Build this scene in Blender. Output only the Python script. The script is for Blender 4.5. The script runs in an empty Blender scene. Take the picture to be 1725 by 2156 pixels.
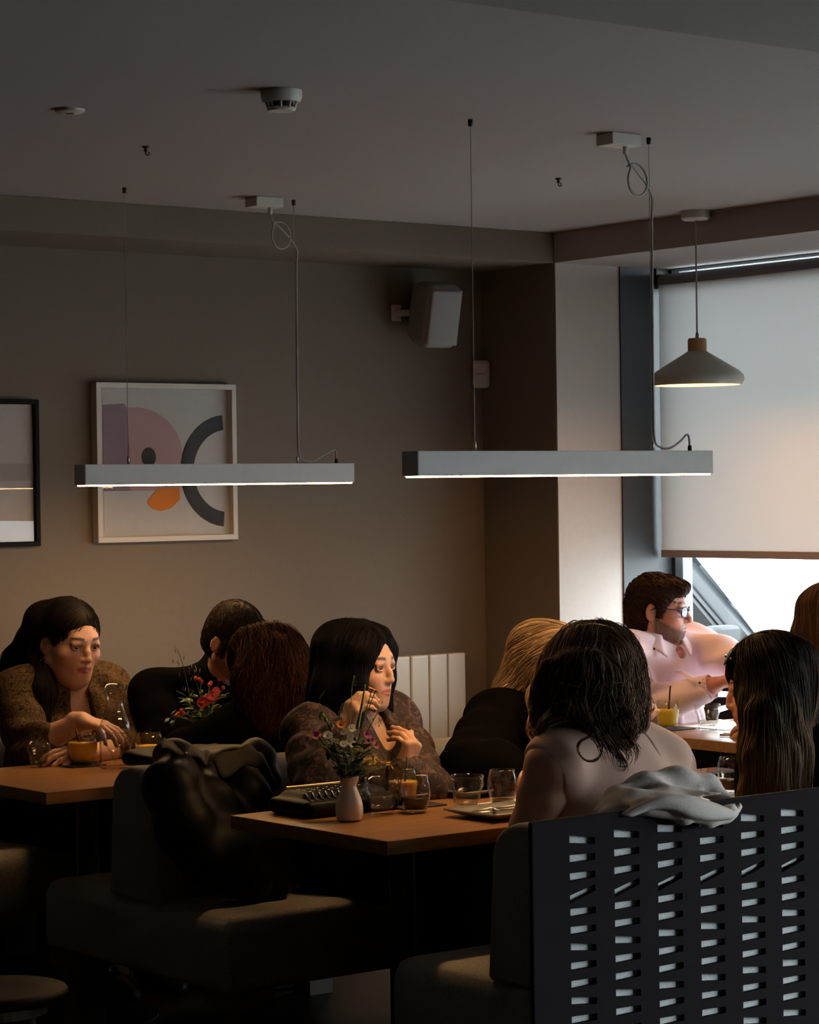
import bpy, bmesh, math, random
import numpy as np
SC = bpy.context.scene
COL = SC.collection
R = math.radians
random.seed(7); np.random.seed(7)
# ---------------------------------------------------------------- camera (room axes: X along the picture wall, Y towards it)
F_PX, EYE = 5300.0, 1.60
YAW, PITCH, ROLL = R(37.8), -math.atan(41 / F_PX), math.atan(.014)
cf = np.array([math.sin(YAW) * math.cos(PITCH), math.cos(YAW) * math.cos(PITCH), math.sin(PITCH)])
r0 = np.array([math.cos(YAW), -math.sin(YAW), 0.0]); u0 = np.cross(r0, cf)
cr = math.cos(ROLL) * r0 - math.sin(ROLL) * u0; cu = math.sin(ROLL) * r0 + math.cos(ROLL) * u0
CAM = np.array([0, 0, EYE])
cam = bpy.data.cameras.new('camera'); cam_o = bpy.data.objects.new('camera', cam); COL.objects.link(cam_o)
cam.sensor_fit = 'HORIZONTAL'; cam.sensor_width = 36; cam.lens = 36 * F_PX / 1725; cam.clip_start = .05; cam.clip_end = 200
from mathutils import Matrix, Vector
cam_o.matrix_world = Matrix(((cr[0], cu[0], -cf[0], 0), (cr[1], cu[1], -cf[1], 0), (cr[2], cu[2], -cf[2], EYE), (0, 0, 0, 1)))
SC.camera = cam_o
def ray(x, y): return cf + (x - 862.5) / F_PX * cr - (y - 1078) / F_PX * cu
def at(x, y, d): return CAM + ray(x, y) * d                  # a point seen at photo pixel x, y, d metres deep
def on(x, y, ax, v): q = ray(x, y); return CAM + q * ((v - CAM[ax]) / q[ax])   # ... on the plane axis = v
# ---------------------------------------------------------------- world, exposure
w = bpy.data.worlds.new('overcast_sky'); SC.world = w; w.use_nodes = True
bg = w.node_tree.nodes['Background']; bg.inputs[0].default_value = (.93, .965, 1.0, 1); bg.inputs[1].default_value = 15.0
SC.view_settings.view_transform = 'Standard'; SC.view_settings.look = 'None'
SC.view_settings.exposure = 0.0; SC.view_settings.gamma = 1.0; SC.view_settings.use_curve_mapping = False
SC.cycles.use_denoising = True
try: SC.cycles.denoiser = 'OPENIMAGEDENOISE'
except Exception: pass
SC.cycles.max_bounces = 10; SC.cycles.diffuse_bounces = 5; SC.cycles.glossy_bounces = 4; SC.cycles.transmission_bounces = 8
SC.cycles.transparent_max_bounces = 12; SC.cycles.sample_clamp_indirect = 6; SC.cycles.caustics_reflective = False; SC.cycles.caustics_refractive = False
def portal(name, c, sy, sz):
    l = bpy.data.lights.new(name, 'AREA'); l.shape = 'RECTANGLE'; l.size = sz; l.size_y = sy; l.cycles.is_portal = True
    o = bpy.data.objects.new(name, l); COL.objects.link(o); o.location = c
    o.rotation_euler = (0, R(90), 0); return o               # -Z of the lamp looks along -X, into the room
portal('daylight_portal', (7.13, 5.97, .74), 2.76, 1.24)
portal('daylight_portal', (7.13, 1.8, .82), 3.2, 1.34)
# ---------------------------------------------------------------- helpers
ROOTS = []
def link(o):
    COL.objects.link(o); return o
def tag(o, label=None, cat=None, group=None, kind=None):
    if label: o['label'] = label
    if cat: o['category'] = cat
    if group: o['group'] = group
    if kind: o['kind'] = kind
    return o
def empty(name, loc, label=None, cat=None, group=None):
    o = bpy.data.objects.new(name, None); link(o); o.location = loc
    o.empty_display_size = .05
    tag(o, label, cat, group); return o
def mesh_obj(name, V, Fc, mat, parent=None, smooth=True, col=None, loc=None, mats=None, fmat=None):
    """V: (n,3) world coordinates (or local to loc); parented pieces are stored relative to the parent."""
    V = np.asarray(V, np.float32).reshape(-1, 3)
    me = bpy.data.meshes.new(name)
    if isinstance(Fc, np.ndarray):
        k = Fc.shape[1]; n = len(Fc)
        me.vertices.add(len(V)); me.loops.add(n * k); me.polygons.add(n)
        me.loops.foreach_set('vertex_index', Fc.astype(np.int32).ravel())
        me.polygons.foreach_set('loop_start', np.arange(0, n * k, k, dtype=np.int32))
        me.polygons.foreach_set('loop_total', np.full(n, k, np.int32))
    else:
        me.from_pydata(V.tolist(), [], Fc)
    o = bpy.data.objects.new(name, me); link(o)
    off = np.zeros(3)
    if parent is not None:
        o.parent = parent
        q = parent
        while q is not None:
            off = off + np.array(q.location); q = q.parent
    if loc is not None:
        o.location = np.array(loc) - off if parent is not None else loc
        off = np.array(loc, float)
    W_ = (V - off.astype(np.float32)).astype(np.float32)
    me.vertices.foreach_set('co', W_.ravel())
    me.update(calc_edges=True); me.validate()
    for m in (mats or [mat]): me.materials.append(m)
    if fmat is not None: me.polygons.foreach_set('material_index', np.asarray(fmat, np.int32))
    me.polygons.foreach_set('use_smooth', np.full(len(me.polygons), bool(smooth)))
    if col is not None:
        a = me.color_attributes.new('Col', 'FLOAT_COLOR', 'POINT')
        c = np.ones((len(V), 4), np.float32); c[:, :3] = col
        a.data.foreach_set('color', c.ravel())
    return o
class MB:
    """collects simple shapes into one mesh"""
    def __init__(s): s.V = []; s.F = []; s.n = 0
    def add(s, V, F):
        V = np.asarray(V, float).reshape(-1, 3)
        s.V.append(V); s.F += [tuple(int(i) + s.n for i in f) for f in F]; s.n += len(V); return s
    def box(s, lo, hi, bev=0.0):
        lo = np.array(lo, float); hi = np.array(hi, float)
        if bev <= 0:
            V = [(x, y, z) for x in (lo[0], hi[0]) for y in (lo[1], hi[1]) for z in (lo[2], hi[2])]
            return s.add(V, [(0,1,3,2),(4,6,7,5),(0,4,5,1),(2,3,7,6),(0,2,6,4),(1,5,7,3)])
        bm = bmesh.new(); bmesh.ops.create_cube(bm, size=1)
        for v in bm.verts: v.co = [lo[i] + (v.co[i] + .5) * (hi[i] - lo[i]) for i in range(3)]
        bmesh.ops.bevel(bm, geom=bm.edges[:], offset=bev, segments=3, profile=.6, affect='EDGES')
        return s.bm(bm)
    def bm(s, bm):
        bm.verts.index_update()
        V = [tuple(v.co) for v in bm.verts]; F = [[v.index for v in f.verts] for f in bm.faces]; bm.free()
        return s.add(V, F)
    def prism(s, poly, axis, a, b):
        """poly: 2D points in the other two axes (cyclic order), extruded along axis from a to b"""
        n = len(poly); V = []
        for t in (a, b):
            for p in poly:
                q = [0, 0, 0]; q[axis] = t; q[(axis + 1) % 3] = p[0]; q[(axis + 2) % 3] = p[1]; V.append(q)
        F = [tuple(range(n))[::-1], tuple(range(n, 2 * n))] + [(i, (i + 1) % n, n + (i + 1) % n, n + i) for i in range(n)]
        return s.add(V, F)
    def lathe(s, prof, c=(0, 0, 0), seg=32, axis=(0, 0, 1)):
        c = np.array(c, float); M = frame(axis); V = []; F = []; m = len(prof)
        for k in range(seg):
            a = 2 * math.pi * k / seg
            for r, z in prof: V.append(c + M @ np.array([r * math.cos(a), r * math.sin(a), z]))
        for k in range(seg):
            for i in range(m - 1):
                a_, b_ = k * m + i, ((k + 1) % seg) * m + i
                F.append((a_, b_, b_ + 1, a_ + 1))
        return s.add(V, F)
    def tube(s, pts, r, seg=8, cap=True):
        P = [np.array(p, float) for p in pts]; n = len(P)
        R = r if hasattr(r, '__len__') else [r] * n
        V = []; F = []; up = None
        for i in range(n):
            t = P[min(i + 1, n - 1)] - P[max(i - 1, 0)]; t /= (np.linalg.norm(t) + 1e-9)
            if up is None: up = np.array([0, 0, 1.]) if abs(t[2]) < .9 else np.array([1., 0, 0])
            x = np.cross(up, t); x /= (np.linalg.norm(x) + 1e-9); y = np.cross(t, x); up = y
            for k in range(seg):
                a = 2 * math.pi * k / seg; V.append(P[i] + R[i] * (math.cos(a) * x + math.sin(a) * y))
        for i in range(n - 1):
            for k in range(seg):
                k2 = (k + 1) % seg; F.append((i * seg + k, i * seg + k2, (i + 1) * seg + k2, (i + 1) * seg + k))
        if cap: F.append(tuple(range(seg))[::-1]); F.append(tuple((n - 1) * seg + k for k in range(seg)))
        return s.add(V, F)
    def sphere(s, c, r, n=12, M=None):
        V = []; F = []; c = np.array(c, float); r = np.array(r if hasattr(r, '__len__') else (r, r, r), float)
        for i in range(n + 1):
            th = math.pi * i / n
            for k in range(2 * n):
                ph = math.pi * k / n
                q = r * np.array([math.sin(th) * math.cos(ph), math.sin(th) * math.sin(ph), math.cos(th)])
                V.append(c + (M @ q if M is not None else q))
        for i in range(n):
            for k in range(2 * n):
                k2 = (k + 1) % (2 * n); F.append((i * 2 * n + k, (i + 1) * 2 * n + k, (i + 1) * 2 * n + k2, i * 2 * n + k2))
        return s.add(V, F)
    def grid(s, fn, nu, nv):
        V = [fn(i / (nu - 1), j / (nv - 1)) for i in range(nu) for j in range(nv)]
        F = [(i * nv + j, (i + 1) * nv + j, (i + 1) * nv + j + 1, i * nv + j + 1) for i in range(nu - 1) for j in range(nv - 1)]
        return s.add(V, F)
    def build(s, name, mat, parent=None, smooth=False, loc=None, col=None):
        return mesh_obj(name, np.concatenate(s.V), s.F, mat, parent, smooth, col, loc)
def autosmooth(o, deg=35):
    me = o.data
    me.polygons.foreach_set('use_smooth', np.ones(len(me.polygons), bool))
    bm = bmesh.new(); bm.from_mesh(me); a = math.radians(deg)
    for e in bm.edges:
        if len(e.link_faces) == 2: e.smooth = e.calc_face_angle(0) < a
    bm.to_mesh(me); bm.free(); return o
def solidify(o, t, off=0):
    m = o.modifiers.new('thick', 'SOLIDIFY'); m.thickness = t; m.offset = off; return o
def subsurf(o, n=1):
    m = o.modifiers.new('sub', 'SUBSURF'); m.levels = n; m.render_levels = n; return o
def N(v): v = np.array(v, float); return v / (np.linalg.norm(v) + 1e-12)
def frame(z, x=None):
    z = N(z); x = np.array([1., 0, 0]) if x is None else np.array(x, float)
    if abs(np.dot(N(x), z)) > .98: x = np.array([0, 1., 0])
    y = N(np.cross(z, x)); x = np.cross(y, z); return np.stack([x, y, z], 1)
def catmull(P, n=8):
    P = [np.array(p, float) for p in P]; Q = [2 * P[0] - P[1]] + P + [2 * P[-1] - P[-2]]; out = []
    for i in range(1, len(Q) - 2):
        a, b, c, d = Q[i - 1:i + 3]
        for k in range(n):
            t = k / n
            out.append(.5 * ((2 * b) + (c - a) * t + (2 * a - 5 * b + 4 * c - d) * t * t + (3 * b - a - 3 * c + d) * t ** 3))
    out.append(P[-1]); return out
def children(o): return list(o.children)
def copy_tree(o, parent=None, **kw):
    c = o.copy(); COL.objects.link(c)
    if parent is not None: c.parent = parent
    for ch in list(o.children): copy_tree(ch, c)
    return c
# ---------------------------------------------------------------- implicit surfaces
class SDF:
    def __init__(s, lo, hi, h):
        s.h = h; s.lo = np.array(lo, float); s.n = np.ceil((np.array(hi, float) - s.lo) / h).astype(int) + 1
        s.d = np.ones(s.n, np.float32)
    def _sl(s, lo, hi, pad):
        a = np.maximum(np.floor((np.array(lo) - pad - s.lo) / s.h).astype(int), 0)
        b = np.minimum(np.ceil((np.array(hi) + pad - s.lo) / s.h).astype(int) + 1, s.n)
        if np.any(b <= a): return None, None
        g = [(s.lo[i] + s.h * np.arange(a[i], b[i])).astype(np.float32) for i in range(3)]
        return tuple(slice(a[i], b[i]) for i in range(3)), (g[0][:, None, None], g[1][None, :, None], g[2][None, None, :])
    def _put(s, sl, d, k, sub):
        o = s.d[sl]
        if sub:
            d = -d
            if k > 0:
                hh = np.maximum(k - np.abs(o - d), 0) / k; s.d[sl] = np.maximum(o, d) + hh * hh * (k / 4)
            else: s.d[sl] = np.maximum(o, d)
        else:
            if k > 0:
                hh = np.maximum(k - np.abs(o - d), 0) / k; s.d[sl] = np.minimum(o, d) - hh * hh * (k / 4)
            else: s.d[sl] = np.minimum(o, d)
    def cone(s, a, b, ra, rb, k=.01, sub=False):
        a = np.array(a, float); b = np.array(b, float); R = max(ra, rb)
        sl, g = s._sl(np.minimum(a, b) - R, np.maximum(a, b) + R, k + 3 * s.h)
        if sl is None: return s
        ab = b - a; L = float(ab @ ab) + 1e-12
        px, py, pz = g[0] - a[0], g[1] - a[1], g[2] - a[2]
        t = np.clip((px * ab[0] + py * ab[1] + pz * ab[2]) / L, 0, 1)
        d = np.sqrt((px - t * ab[0]) ** 2 + (py - t * ab[1]) ** 2 + (pz - t * ab[2]) ** 2) - (ra + (rb - ra) * t)
        s._put(sl, d.astype(np.float32), k, sub); return s
    def chain(s, P, R, k=.01):
        for i in range(len(P) - 1): s.cone(P[i], P[i + 1], R[i], R[i + 1], k)
        return s
    def ball(s, c, r, k=.01, sub=False): return s.cone(c, np.array(c) + 1e-5, r, r, k, sub)
    def ell(s, c, r, M=None, k=.01, sub=False):
        c = np.array(c, float); r = np.array(r, float); M = np.eye(3) if M is None else np.array(M)
        ext = np.sqrt(((M * r) ** 2).sum(1))
        sl, g = s._sl(c - ext, c + ext, k + 3 * s.h)
        if sl is None: return s
        p = [g[i] - c[i] for i in range(3)]
        q = [M[0, i] * p[0] + M[1, i] * p[1] + M[2, i] * p[2] for i in range(3)]
        k0 = np.sqrt(sum((q[i] / r[i]) ** 2 for i in range(3))); k1 = np.sqrt(sum((q[i] / r[i] ** 2) ** 2 for i in range(3))) + 1e-6
        s._put(sl, (k0 * (k0 - 1) / k1).astype(np.float32), k, sub); return s
    def rbox(s, c, b, M=None, r=.01, k=.0, sub=False):
        c = np.array(c, float); b = np.array(b, float); M = np.eye(3) if M is None else np.array(M)
        ext = np.abs(M) @ b
        sl, g = s._sl(c - ext, c + ext, k + 3 * s.h)
        if sl is None: return s
        p = [g[i] - c[i] for i in range(3)]
        q = [np.abs(M[0, i] * p[0] + M[1, i] * p[1] + M[2, i] * p[2]) - (b[i] - r) for i in range(3)]
        d = np.sqrt(sum(np.maximum(x, 0) ** 2 for x in q)) + np.minimum(np.maximum(np.maximum(q[0], q[1]), q[2]), 0) - r
        s._put(sl, d.astype(np.float32), k, sub); return s
    def cut(s, p, n, k=0.0):
        """remove everything on the side the normal n points to"""
        p = np.array(p, float); n = N(n)
        g = [(s.lo[i] + s.h * np.arange(s.n[i])).astype(np.float32) for i in range(3)]
        d = (g[0][:, None, None] - p[0]) * n[0] + (g[1][None, :, None] - p[1]) * n[1] + (g[2][None, None, :] - p[2]) * n[2]
        if k > 0:
            hh = np.maximum(k - np.abs(s.d - d), 0) / k; s.d = (np.maximum(s.d, d) + hh * hh * (k / 4)).astype(np.float32)
        else: s.d = np.maximum(s.d, d).astype(np.float32)
        return s
    def ripple(s, amp, waves, seed=0):
        """cloth folds: waves = list of (direction*frequency, weight)"""
        g = [(s.lo[i] + s.h * np.arange(s.n[i])).astype(np.float32) for i in range(3)]
        m = np.abs(s.d) < .03
        ii = np.nonzero(m); x, y, z = g[0][ii[0]], g[1][ii[1]], g[2][ii[2]]
        rs = random.Random(seed); f = 0
        for w, a in waves:
            p1, p2 = rs.random() * 6.28, rs.random() * 6.28
            ph = w[0] * x + w[1] * y + w[2] * z
            f = f + a * np.sin(ph + p1 + 1.3 * np.sin(9 * x + 7 * y + 11 * z + p2))
        s.d[ii] += (amp * f).astype(np.float32); return s
    def sample(s, P):
        P = np.asarray(P, float); q = (P - s.lo) / s.h
        i = np.clip(np.floor(q).astype(int), 0, s.n - 2); t = np.clip(q - i, 0, 1)
        v = 0
        for a in (0, 1):
            for b in (0, 1):
                for c in (0, 1):
                    w = (t[:, 0] if a else 1 - t[:, 0]) * (t[:, 1] if b else 1 - t[:, 1]) * (t[:, 2] if c else 1 - t[:, 2])
                    v = v + w * s.d[i[:, 0] + a, i[:, 1] + b, i[:, 2] + c]
        return v
    def grad(s, P, e=None):
        e = e or s.h; G = np.zeros_like(P)
        for a in range(3):
            o = np.zeros(3); o[a] = e; G[:, a] = s.sample(P + o) - s.sample(P - o)
        return G / (np.linalg.norm(G, axis=1, keepdims=True) + 1e-9)
    def mesh(s):
        d = s.d; ins = d < 0
        c = ins[:-1, :-1, :-1].astype(np.int8)
        cnt = np.zeros(np.array(d.shape) - 1, np.int8)
        for a in (0, 1):
            for b in (0, 1):
                for e in (0, 1):
                    cnt += ins[a:d.shape[0] - 1 + a, b:d.shape[1] - 1 + b, e:d.shape[2] - 1 + e]
        act = (cnt > 0) & (cnt < 8)
        I = np.argwhere(act)
        vid = np.full(act.shape, -1, np.int32); vid[act] = np.arange(len(I))
        off = [(a, b, e) for a in (0, 1) for b in (0, 1) for e in (0, 1)]
        val = np.stack([d[I[:, 0] + o[0], I[:, 1] + o[1], I[:, 2] + o[2]] for o in off], 1)
        pos = np.zeros((len(I), 3)); w = np.zeros(len(I))
        for a in range(8):
            for b in range(a + 1, 8):
                if sum(abs(off[a][i] - off[b][i]) for i in range(3)) != 1: continue
                va, vb = val[:, a], val[:, b]; m = (va < 0) != (vb < 0)
                t = np.where(m, va / np.where(m, va - vb, 1), 0)
                p = np.array(off[a])[None] + t[:, None] * (np.array(off[b]) - np.array(off[a]))[None]
                pos += np.where(m[:, None], p, 0); w += m
        V = s.lo + s.h * (I + pos / w[:, None])
        Q = []
        for ax in range(3):
            b1, b2 = (ax + 1) % 3, (ax + 2) % 3
            lo = [slice(None)] * 3; hi = [slice(None)] * 3
            lo[ax] = slice(0, -1); hi[ax] = slice(1, None)
            for b in (b1, b2): lo[b] = slice(1, -1); hi[b] = slice(1, -1)
            A, B = ins[tuple(lo)], ins[tuple(hi)]
            for flip, m in ((0, A & ~B), (1, ~A & B)):
                J = np.argwhere(m)
                if not len(J): continue
                J[:, b1] += 1; J[:, b2] += 1
                def vv(d1, d2):
                    K = J.copy(); K[:, b1] += d1; K[:, b2] += d2
                    return vid[K[:, 0], K[:, 1], K[:, 2]]
                q = np.stack([vv(-1, -1), vv(0, -1), vv(0, 0), vv(-1, 0)], 1)
                Q.append(q[:, ::-1] if flip else q)
        return V, np.concatenate(Q)
    def build(s, name, mat, parent=None, col=None, relax=0, loc=None):
        V, Fq = s.mesh()
        if relax: V = relax_mesh(V, Fq, relax)
        c = col(V) if callable(col) else col
        return mesh_obj(name, V, Fq, mat, parent, True, c, loc)
def relax_mesh(V, Fq, n):
    for it in range(n):
        acc = np.zeros_like(V); cn = np.zeros(len(V))
        for a, b in ((0, 1), (1, 2), (2, 3), (3, 0)):
            np.add.at(acc, Fq[:, a], V[Fq[:, b]]); np.add.at(cn, Fq[:, a], 1)
        V = V + .5 * (acc / np.maximum(cn, 1)[:, None] - V)
    return V
# ---------------------------------------------------------------- materials
def mat(name, col=(.8, .8, .8), rough=.6, metal=0, spec=.5, **kw):
    m = bpy.data.materials.new(name); m.use_nodes = True; nt = m.node_tree; b = nt.nodes['Principled BSDF']
    b.inputs['Base Color'].default_value = (*col, 1); b.inputs['Roughness'].default_value = rough
    b.inputs['Metallic'].default_value = metal; b.inputs['Specular IOR Level'].default_value = spec
    for k, v in kw.items(): b.inputs[k.replace('_', ' ')].default_value = v
    return m
def nd(m, t, **kw):
    n = m.node_tree.nodes.new(t)
    for k, v in kw.items():
        if k in n.inputs.keys() if hasattr(n, 'inputs') else False: n.inputs[k].default_value = v
        else: setattr(n, k, v)
    return n
def lk(m, a, b): m.node_tree.links.new(a, b)
def bsdf(m): return m.node_tree.nodes['Principled BSDF']
def tex(m, kind='Noise', scale=10, detail=4, coord='Object', stretch=None, **kw):
    tc = nd(m, 'ShaderNodeTexCoord'); mp = nd(m, 'ShaderNodeMapping'); lk(m, tc.outputs[coord], mp.inputs['Vector'])
    if stretch: mp.inputs['Scale'].default_value = stretch
    t = nd(m, 'ShaderNodeTex' + kind); lk(m, mp.outputs['Vector'], t.inputs['Vector'])
    if 'Scale' in t.inputs: t.inputs['Scale'].default_value = scale
    if 'Detail' in t.inputs: t.inputs['Detail'].default_value = detail
    for k, v in kw.items():
        if k in t.inputs: t.inputs[k].default_value = v
    return t
def ramp(m, src, stops, to=None):
    r = nd(m, 'ShaderNodeValToRGB'); e = r.color_ramp.elements
    while len(e) < len(stops): e.new(.5)
    for q, (p, c) in zip(e, stops): q.position = p; q.color = (*c, 1)
    lk(m, src, r.inputs['Fac'])
    if to is not None: lk(m, r.outputs['Color'], to)
    return r
def bump(m, src, strength=.2, dist=.01):
    b = nd(m, 'ShaderNodeBump'); b.inputs['Strength'].default_value = strength; b.inputs['Distance'].default_value = dist
    lk(m, src, b.inputs['Height']); lk(m, b.outputs['Normal'], bsdf(m).inputs['Normal']); return b
def noisy(name, c1, c2, scale=20, rough=.6, bmp=.1, stretch=None, **kw):
    m = mat(name, c1, rough, **kw); t = tex(m, 'Noise', scale, 5, stretch=stretch)
    ramp(m, t.outputs['Fac'], [(.3, c1), (.7, c2)], bsdf(m).inputs['Base Color'])
    if bmp: bump(m, t.outputs['Fac'], bmp, .004)
    return m
def vcol(name, rough=.5, gain=1.0, nscale=0, namp=.0, bmp=0, **kw):
    m = mat(name, rough=rough, **kw); a = nd(m, 'ShaderNodeAttribute', attribute_name='Col')
    if nscale:
        t = tex(m, 'Noise', nscale, 4); mx = nd(m, 'ShaderNodeMix', data_type='RGBA', blend_type='MULTIPLY')
        mr = nd(m, 'ShaderNodeMapRange'); lk(m, t.outputs['Fac'], mr.inputs['Value'])
        mr.inputs['From Min'].default_value = .3; mr.inputs['From Max'].default_value = .7
        mr.inputs['To Min'].default_value = 1 - namp; mr.inputs['To Max'].default_value = 1 + namp
        mx.inputs['Factor'].default_value = 1
        lk(m, a.outputs['Color'], mx.inputs[6]); lk(m, mr.outputs['Result'], mx.inputs[7])
        lk(m, mx.outputs[2], bsdf(m).inputs['Base Color'])
        if bmp: bump(m, t.outputs['Fac'], bmp, .002)
    else: lk(m, a.outputs['Color'], bsdf(m).inputs['Base Color'])
    return m
M_skin = vcol('skin', .45, nscale=90, namp=.07, bmp=.08, Subsurface_Weight=.12, Subsurface_Scale=.01)
bsdf(M_skin).inputs['Subsurface Radius'].default_value = (1, .35, .2)
M_eye = vcol('eye', .08)
M_hair = vcol('hair', .55, spec=.07)
M_nail = mat('nail', (.72, .48, .42), .18)
M_wall = noisy('wall_paint', (.182, .148, .114), (.192, .156, .120), 60, .85, .05)
M_ceil = noisy('ceiling_paint', (.37, .335, .32), (.385, .35, .335), 50, .9, .04)
M_pier_face = noisy('pale_pier_face', (.46, .42, .39), (.48, .44, .41), 40, .8, .03)
M_dark = noisy('blue_grey_paint', (.036, .043, .050), (.041, .048, .055), 30, .5, .04)
M_floor = noisy('dark_floor', (.022, .018, .014), (.04, .03, .023), 6, .45, .05, stretch=(1, 8, 1))
M_oak = mat('oak_top', rough=.3)
t = tex(M_oak, 'Noise', 7, 6, stretch=(1.2, 14, 14)); ramp(M_oak, t.outputs['Fac'], [(.25, (.24, .112, .042)), (.55, (.33, .165, .064)), (.8, (.41, .215, .09))], bsdf(M_oak).inputs['Base Color'])
bump(M_oak, t.outputs['Fac'], .06, .002)
M_fabric = mat('grey_wool', rough=.95, spec=.15)
t = tex(M_fabric, 'Noise', 260, 3); ramp(M_fabric, t.outputs['Fac'], [(.3, (.25, .228, .19)), (.7, (.44, .405, .335))], bsdf(M_fabric).inputs['Base Color']); bump(M_fabric, t.outputs['Fac'], .5, .002)
M_fabric_pale = mat('pale_grey_wool', rough=.95, spec=.15)
t = tex(M_fabric_pale, 'Noise', 330, 3); ramp(M_fabric_pale, t.outputs['Fac'], [(.3, (.50, .53, .54)), (.7, (.80, .83, .84))], bsdf(M_fabric_pale).inputs['Base Color']); bump(M_fabric_pale, t.outputs['Fac'], .5, .002)
M_black = noisy('black_board', (.013, .011, .014), (.016, .0135, .0165), 14, .75, .03, spec=.04)
M_metal_dk = mat('dark_metal', (.03, .03, .03), .4, metal=.6)
M_steel = mat('steel', (.55, .55, .53), .3, metal=1)
M_cable = mat('grey_cable', (.35, .34, .32), .5)
M_plastic = noisy('off_white_plastic', (.58, .56, .52), (.61, .59, .55), 30, .5, 0)
M_plastic_dk = mat('dark_plastic', (.012, .012, .012), .5)
M_lamp = noisy('lamp_body', (.50, .51, .51), (.53, .54, .54), 30, .55, 0)
def emit(name, col, s):
    m = bpy.data.materials.new(name); m.use_nodes = True; nt = m.node_tree; nt.nodes.remove(nt.nodes['Principled BSDF'])
    e = nt.nodes.new('ShaderNodeEmission'); e.inputs[0].default_value = (*col, 1); e.inputs[1].default_value = s
    nt.links.new(e.outputs[0], nt.nodes['Material Output'].inputs[0]); return m
M_strip = emit('warm_strip', (1, .57, .23), 55)
M_bulb = emit('warm_bulb', (1, .47, .14), 24)
def glass(name, tint=(1, 1, 1), refl=1.0, rough=0.0):
    """thin clear glass: transparent with a fresnel reflection"""
    m = bpy.data.materials.new(name); m.use_nodes = True; nt = m.node_tree; nt.nodes.remove(nt.nodes['Principled BSDF'])
    tr = nt.nodes.new('ShaderNodeBsdfTransparent'); tr.inputs[0].default_value = (*tint, 1)
    gl = nt.nodes.new('ShaderNodeBsdfGlossy'); gl.inputs['Roughness'].default_value = rough
    lw = nt.nodes.new('ShaderNodeLayerWeight'); lw.inputs['Blend'].default_value = .5
    pw = nt.nodes.new('ShaderNodeMath'); pw.operation = 'POWER'; pw.inputs[1].default_value = 4.5; nt.links.new(lw.outputs['Facing'], pw.inputs[0])
    mu = nt.nodes.new('ShaderNodeMath'); mu.operation = 'MULTIPLY_ADD'; mu.use_clamp = True; mu.inputs[1].default_value = .9 * refl; mu.inputs[2].default_value = .03 * refl; nt.links.new(pw.outputs[0], mu.inputs[0])
    mx = nt.nodes.new('ShaderNodeMixShader'); nt.links.new(mu.outputs[0], mx.inputs[0]); nt.links.new(tr.outputs[0], mx.inputs[1]); nt.links.new(gl.outputs[0], mx.inputs[2])
    nt.links.new(mx.outputs[0], nt.nodes['Material Output'].inputs[0]); return m
M_pane = glass('window_glass', (.92, .96, .96), 1.0)
M_tumbler = glass('drinking_glass', (.97, .97, .96), 1.4, .02)
M_water = glass('water', (.93, .93, .90), 1.0)
M_picglass = glass('picture_glass', (.98, .98, .98), .45)
M_blind = bpy.data.materials.new('roller_fabric'); M_blind.use_nodes = True
_n = M_blind.node_tree; _n.nodes.remove(_n.nodes['Principled BSDF'])
_d = _n.nodes.new('ShaderNodeBsdfDiffuse'); _d.inputs[0].default_value = (.52, .505, .48, 1)
_t = _n.nodes.new('ShaderNodeBsdfTranslucent'); _t.inputs[0].default_value = (.049, .049, .048, 1)
_a = _n.nodes.new('ShaderNodeAddShader'); _n.links.new(_d.outputs[0], _a.inputs[0]); _n.links.new(_t.outputs[0], _a.inputs[1])
_n.links.new(_a.outputs[0], _n.nodes['Material Output'].inputs[0])
M_brown = mat('brown_bar', (.22, .16, .13), .6)
M_juice = noisy('orange_juice', (.86, .46, .02), (.92, .53, .04), 60, .35, 0, Subsurface_Weight=.3, Subsurface_Scale=.02)
M_lemon = noisy('yellow_juice', (.90, .74, .03), (.96, .80, .07), 60, .3, 0, Subsurface_Weight=.3, Subsurface_Scale=.02)
M_cola = mat('dark_drink', (.008, .004, .003), .15, spec=.2)
M_straw = mat('black_straw', (.012, .012, .014), .4)
M_slate = noisy('black_slate', (.02, .02, .02), (.035, .034, .033), 40, .6, .2)
M_china = mat('white_china', (.74, .71, .66), .12)
M_plate = noisy('grey_stoneware', (.16, .15, .14), (.22, .21, .19), 30, .3, 0)
M_paper = mat('white_paper', (.80, .79, .77), .7)
M_leather = noisy('black_leather', (.002, .0019, .0018), (.004, .0037, .0034), 35, .5, .3, spec=.12)
M_gold = mat('gold_trim', (.85, .58, .24), .28, metal=1)
M_rad = mat('radiator_enamel', (.60, .54, .44), .35)
M_wood = noisy('turned_wood', (.42, .22, .09), (.50, .28, .12), 12, .5, 0, stretch=(1, 1, 6))
M_wood_pale = noisy('pale_wood', (.13, .105, .08), (.17, .135, .10), 9, .6, 0, stretch=(1, 8, 1))
M_shade = mat('grey_shade', (.42, .42, .37), .35)
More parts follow.
